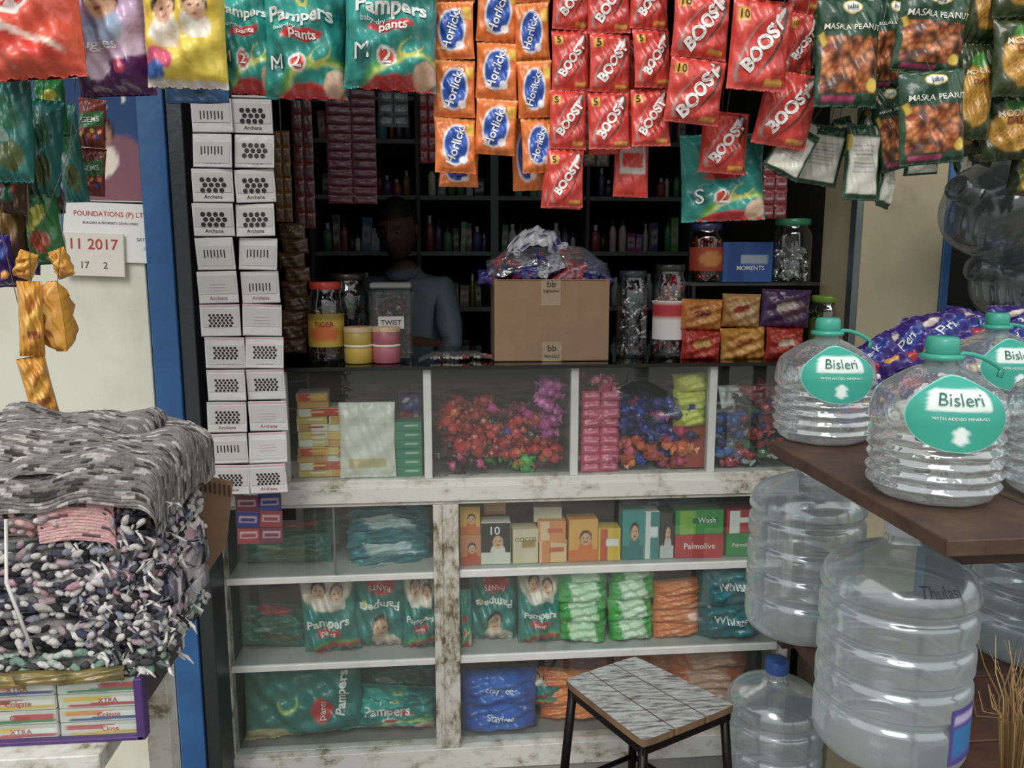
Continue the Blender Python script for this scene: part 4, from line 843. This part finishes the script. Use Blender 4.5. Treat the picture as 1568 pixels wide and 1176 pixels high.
for q in c:
    d=(q-cen); a0=Vector((d.x*.86,d.y*.86,-.02)); a1=Vector((d.x*1.06,d.y*1.06,-ZT+.003)); feet.append((a0,a1)); m.tube([a0,a0.lerp(a1,.5),a1],.012,H('141416'),'metal',seg=10)
for i in range(4):
    p=feet[i][0].lerp(feet[i][1],.6); q=feet[(i+1)%4][0].lerp(feet[(i+1)%4][1],.6); m.tube([p,q],.007,H('141416'),'metal',seg=8)
m.finish('stool',(cen.x,cen.y,ZT))
# ================================================================== LEFT FOREGROUND: RUGS
YR=-.98; YF=YR-.13
zrb=at(120,1036,YF).z; ztop=at(100,656,YR).z
xr_=at(278,850,YR-.05).x
def spow(a,e): return np.sign(a)*np.abs(a)**e
def slab(m,cx,cy,cz,w,d,h,pal,cell=(.011,.009),amp=.004,rot=0,e1=.55,e2=.35,seed=0,ry=0):
    nu,nv=170,44
    A,E=np.meshgrid(np.linspace(-pi,pi,nu),np.linspace(-pi/2,pi/2,nv)); ce,se=np.cos(E),np.sin(E)
    X=w/2*spow(ce,e1)*spow(np.cos(A),e2); Y=d/2*spow(ce,e1)*spow(np.sin(A),e2); Z=h/2*spow(se,e1)
    ar=(X+Y*.7); i=np.floor(ar/cell[0]+.5*np.floor(Z/cell[1])).astype(int); j=np.floor(Z/cell[1]).astype(int); k=np.floor(Y/.011).astype(int)
    hsh=((i*73856093)^(j*19349663)^(k*83492791*(np.abs(se)>.85))^seed*7919)&0xffff
    C=np.stack([H(p) for p in pal])[hsh%len(pal)]
    nrm=np.stack([X/(w/2)**2,Y/(d/2)**2,Z/(h/2)**2],-1); nrm/=np.linalg.norm(nrm,axis=-1,keepdims=True)+1e-9
    dsp=amp*(((hsh>>4)%16)/16-.3)+amp*.8*np.abs(np.sin(ar*pi/cell[0])*np.sin(Z*pi/cell[1]))+.006*np.sin(X*23+seed)+.004*np.sin(Y*31+Z*40+seed)
    m.grid(np.stack([X,Y,Z],-1)+nrm*dsp[...,None],C,'cloth',T(cx,cy,cz,0,ry,rot),False)
def foldarc(s,L,r):
    a=np.clip((s-(L-r))/r,0,pi/2); x=np.where(s<L-r,s,L-r+r*np.sin(a)); d=r*(1-np.cos(a)); d=d+np.clip(s-(L-r)-r*pi/2,0,None)
    return x,d
def drape(m,x1,w,yb,depth,z,fx,fy,pal,ns,ntt,cell=(.016,.0052),rib=.0016,seed=0,wave=1.,r=.035,slope=0.):
    S,Tt=np.meshgrid(np.linspace(0,w+fx,ns),np.linspace(0,depth+fy,ntt)); px_,dx=foldarc(S,w,r); py_,dy=foldarc(Tt,depth,r)
    wv=wave*(.008*np.sin(px_*23+py_*19+seed)+.005*np.sin(py_*43+px_*13+seed)+.004*np.sin(px_*61-py_*23)); droop=slope*np.clip(px_/w-.45,0,1)**2
    j=np.floor((Tt+.004*np.sin(S*25))/cell[1]).astype(int); i=np.floor(S/cell[0]+.37*j).astype(int); hsh=(((i*73856093)^(j*19349663)^(seed*7919))>>3)&0xffff
    C=np.stack([H(p) for p in pal])[hsh%len(pal)]
    ribz=rib*np.abs(np.sin(pi*(Tt+.004*np.sin(S*25))/cell[1]))+rib*((hsh>>5)%8)/8
    X=x1-w+px_+wv*.5*(dx>0); Y=yb-py_-ribz*(dy>0)-wv*.6*(dy>0); Z=z-dx-dy+wv+ribz*(dy<r)-droop
    m.grid(np.stack([X,Y,Z],-1)[::-1],C[::-1],'cloth',None,False)
m=MB(); pm=['dedad4','2a2a30','4a4f68','e8e4de','75767e','c0a8b0','3a3a44','9a9fac','ccc8c4','e4e2de']; pk=['d8a8a8','e0b8b4','c89898','3a3a40','e8d0cc']; mt=['dde0da','b8ccc0','4a4a4e','e8e8e4','7a9a8a','606068']
grey=['7e7b79','726f6d','b8b4ae','827f7c','4a4848','c4c0ba','85817e','8c8986','403e3e','93908c','787573','7e7b79','88857f']
total=ztop-.075-zrb; pile=[(1.0,mt,.26),(1.0,pm,.30),(1.,pm,.29),(1.,['e8e0e0','d0a0b0','3a3c46','f0ecec','5a5c6a'],.315),(1.1,pm,.32),(1.1,pk+pm,.305)]
hs_=total/sum(p[0] for p in pile); z=zrb
UV=[(math.cos(a_)*math.cos(b_),math.sin(a_)*math.cos(b_),math.sin(b_)) for b_ in np.linspace(-pi/2,pi/2,5) for a_ in np.linspace(0,2*pi,7)[:-1]]
BV=np.array(UV); BF=[(i*6+k,i*6+(k+1)%6,(i+1)*6+(k+1)%6,(i+1)*6+k) for i in range(4) for k in range(6)]
for i,(h,pl_,w) in enumerate(pile):
    h*=hs_; pc=[H(c_) for c_ in pl_]
    slab(m,xr_-w/2-.01+random.uniform(-.006,.006),YR+random.uniform(-.01,.01),z+h/2,w,.24,h*1.15,pl_,seed=i+3,rot=random.uniform(-4,4),amp=.006)
    for row in range(3):
        zz=z+h*(.2+.3*row)
        for s_ in np.arange(0,w+.2,.0105):
            bul=.012*math.sin(pi*(.2+.3*row))
            if s_<w-.02: x,y=xr_-w-.0+s_,YR-.122-bul+.004*math.sin(s_*40+i)
            else: x,y=xr_-.022+bul,YR-.118+(s_-w+.02)
            ln=random.uniform(.006,.011)
            m.add(BV*np.array([ln,.0045,.0044])*random.uniform(.8,1.35),BF,random.choice(pc)*random.uniform(.7,1.0),'cloth',T(x+random.uniform(-.002,.002),y,zz+random.uniform(-.004,.004)+.003*math.sin(s_*22+i*2),0,random.uniform(-50,50),random.uniform(-40,40)+(90 if s_>=w-.02 else 0)))
    z+=h*.98
for _ in range(200):
    x=xr_-random.uniform(-.01,.12) ; zz=random.uniform(zrb,z); y=YR-.125+random.uniform(-.012,.1)*(x>xr_-.02)
    c=H(random.choice(pm)); p=Vector((x,y,zz)); q=p+Vector((random.uniform(0,.02),-random.uniform(.002,.014),random.uniform(-.012,.008))); r=q+Vector((random.uniform(-.01,.01),-.002,-random.uniform(.002,.014)))
    m.tube([p,q,r],[.002,.0025,.001],c,'cloth',seg=5)
slab(m,xr_-.17,YR,z+.02,.31,.25,.05,grey,seed=9,amp=.003)
drape(m,xr_+.0,.33,YR+.14,.285,ztop-.030,.06,.035,grey,190,170,seed=3,r=.03,slope=.02)
drape(m,xr_+.004,.30,YR+.14,.27,ztop-.014,.075,.012,grey,190,170,seed=5,r=.035,wave=1.0,slope=.022)
drape(m,xr_-.07,.25,YR+.14,.24,ztop+.002,.03,.03,grey,160,160,seed=8,r=.025,wave=.9,slope=.015)
pcx=at(172,770,YF-.01).x
drape(m,pcx,.10,YF+.055,.06,at(112,742,YF).z,.012,.075,['d8a8a8','d4a4a4','dcb0ac','cfa0a0','dcaeb0','c89494','6a5056'] ,70,90,(.022,.0046),.0011,seed=12,r=.016,wave=.5)
pxl=at(10,850,YF-.03).x
m.tube([(pxl,YF-.022,z-.01),(pxl-.004,YF-.03,(z+zrb)/2+.03),(pxl+.02,YF-.027,zrb+.05)],.0025,H('e8e8e0'),'plastic')
m.finish('rag_rug_pile')
Ycf=YF-.02
zt=at(100,1146,Ycf).z
m=MB(); x0=at(-80,1090,Ycf).x; x1=at(213,1090,Ycf).x
def D_tp(k):
    cs=[('e8c02a','f4f2ee','c8283c'),('f0ece4','d83a4a','3a8a5a'),('c8283c','f0ece4','e8c02a'),('e89030','f4f2ee','3a5aa0')][k%4]
    def f(U,V):
        C=flat(U,H('d8d4cc')); C=over(C,rct(U,V,-.3,.3,.6,.35),H(cs[0])); C=over(C,rct(U,V,.5,-.1,.45,.6),H(cs[1])); C=over(C,rct(U,V,.4,-.55,.6,.25),H(cs[2])); return over(C,rct(U,V,-.3,-.7,.5,.2),H(cs[2]))
    return f
hb=zrb-zt-.004; ww_=x1-x0
m.box(-ww_/2,ww_/2-.03,-.12,.13,0,hb,H('3c3a3e'),'card')
for j in range(4):
    for q,(a_,b_) in enumerate(((-.485,.02),(.03,.48))):
        carton(m,ww_*(b_-a_),.006,hb*.215,H('d8d4cc'),D_tp(j+q*2),[(('XTRA','Close','Colgate','XTRA')[(j+q)%4],.09,.2,0,H('c02030'),0)],T(ww_*(a_+b_)/2,-.124,.004+j*hb*.235))
m.box(-ww_/2,ww_/2,-.134,-.132,0,hb,WHITE,'pane',b=.0003); m.box(ww_/2-.010,ww_/2+.002,-.14,-.12,0,hb+.001,H('4a2a70'),'card'); m.box(-ww_/2,ww_/2,-.14,-.128,-.0,.006,H('4a2a70'),'card')
m.finish('toothpaste_carton_tray',((x0+x1)/2,YR,zt))
m=MB()
for i in range(5): pillow(m,.09,.02,.02,D_bag(random.choice(['8a702a','2a2020','5a5020']),'7a6a2a'),T(-.16+.065*i,0,0,-20,random.uniform(-8,8)),(),12,10)
m.finish('gold_foil_packets',(at(30,1030,YF).x,YF-.01,zrb+.006))
m=MB(); m.box(x0-.2,x1-.05,-.17,.2,-.03,0,WHITE,ww); m.box(x0-.2,x1-.06,-.16,-.14,-.12,-.03,WHITE,ww)
for x in (x0-.15,x1-.11):
    for y in(-.15,.15): m.box(x,x+.04,y,y+.04,-zt,-.03,WHITE,ww)
m.finish('table',(0,YR,zt))
Yc=-.80; pts=[at(u,v,Yc) for u,v in ((250,722),(300,726),(356,738),(346,835),(300,905),(262,966),(250,900))]; m=MB(); ce=sum(pts,Vector())/len(pts)
P=[(p-ce) for p in pts]; n=len(P); V=[(p.x,0,p.z) for p in P]+[(p.x,.005,p.z) for p in P]
m.add(V,[tuple(range(n))[::-1],tuple(range(n,2*n))]+[(i,(i+1)%n,(i+1)%n+n,i+n) for i in range(n)],H('8f6f50'),'card',None,False)
for i in range(7): m.box(P[1].x+.006+i*.008,P[1].x+.009+i*.008,-.002,.0,P[1].z-.03-.002*i,P[1].z-.01-.002*i,H('4a3524'),'card',b=.0003)
m.finish('cardboard_flap',(ce.x,Yc,ce.z))
m=MB(); p=at(1555,1176,-1.26); 
for i in range(60):
    a=random.uniform(-1,1); bb=random.uniform(-1,1); h=random.uniform(.10,.20); 
    pts=[(a*.012,bb*.012,-.05),(a*.025,bb*.02,.04+h*.3),(a*.045+random.uniform(-.01,.01),bb*.03,h*.7),(a*.06+random.uniform(-.02,.02),bb*.03,h)]
    m.tube(pts,[.0013,.0011,.0008,.0003],H(random.choice(['b08a54','c8a468','8a6a3c','a07a4a'])),'plastic',seg=4)
m.tube([(0,0,-.06),(0,0,-p.z+.0)],.012,H('a8804a'),'wood',seg=10); m.tube([(0,0,-.06),(0,0,-.02)],.018,H('8a2a20'),'plastic',seg=12)
m.finish('grass_broom',p)
# ================================================================== LIGHT
w=bpy.data.worlds.new('w'); sc.world=w; w.use_nodes=True; nt=w.node_tree; nt.nodes.clear()
o=nt.nodes.new('ShaderNodeOutputWorld'); bg=nt.nodes.new('ShaderNodeBackground'); tc=nt.nodes.new('ShaderNodeTexCoord'); sp=nt.nodes.new('ShaderNodeSeparateXYZ'); r=nt.nodes.new('ShaderNodeValToRGB')
nt.links.new(tc.outputs['Generated'],sp.inputs[0]); nt.links.new(sp.outputs['Z'],r.inputs[0]); nt.links.new(r.outputs[0],bg.inputs[0]); nt.links.new(bg.outputs[0],o.inputs[0])
e=r.color_ramp.elements; e[0].position=0; e[0].color=(.25,.24,.22,1); e[1].position=.35; e[1].color=(.96,.97,.98,1); x=e.new(.03); x.color=(.35,.37,.34,1); x=e.new(.15); x.color=(.7,.74,.75,1)
bg.inputs[1].default_value=1.15
sl=bpy.data.lights.new('sun','SUN'); sl.energy=1.6; sl.angle=rad(30); sl.color=(1,.97,.92); so=bpy.data.objects.new('sun',sl); sc.collection.objects.link(so); so.rotation_euler=Euler((rad(46),0,rad(-18)))
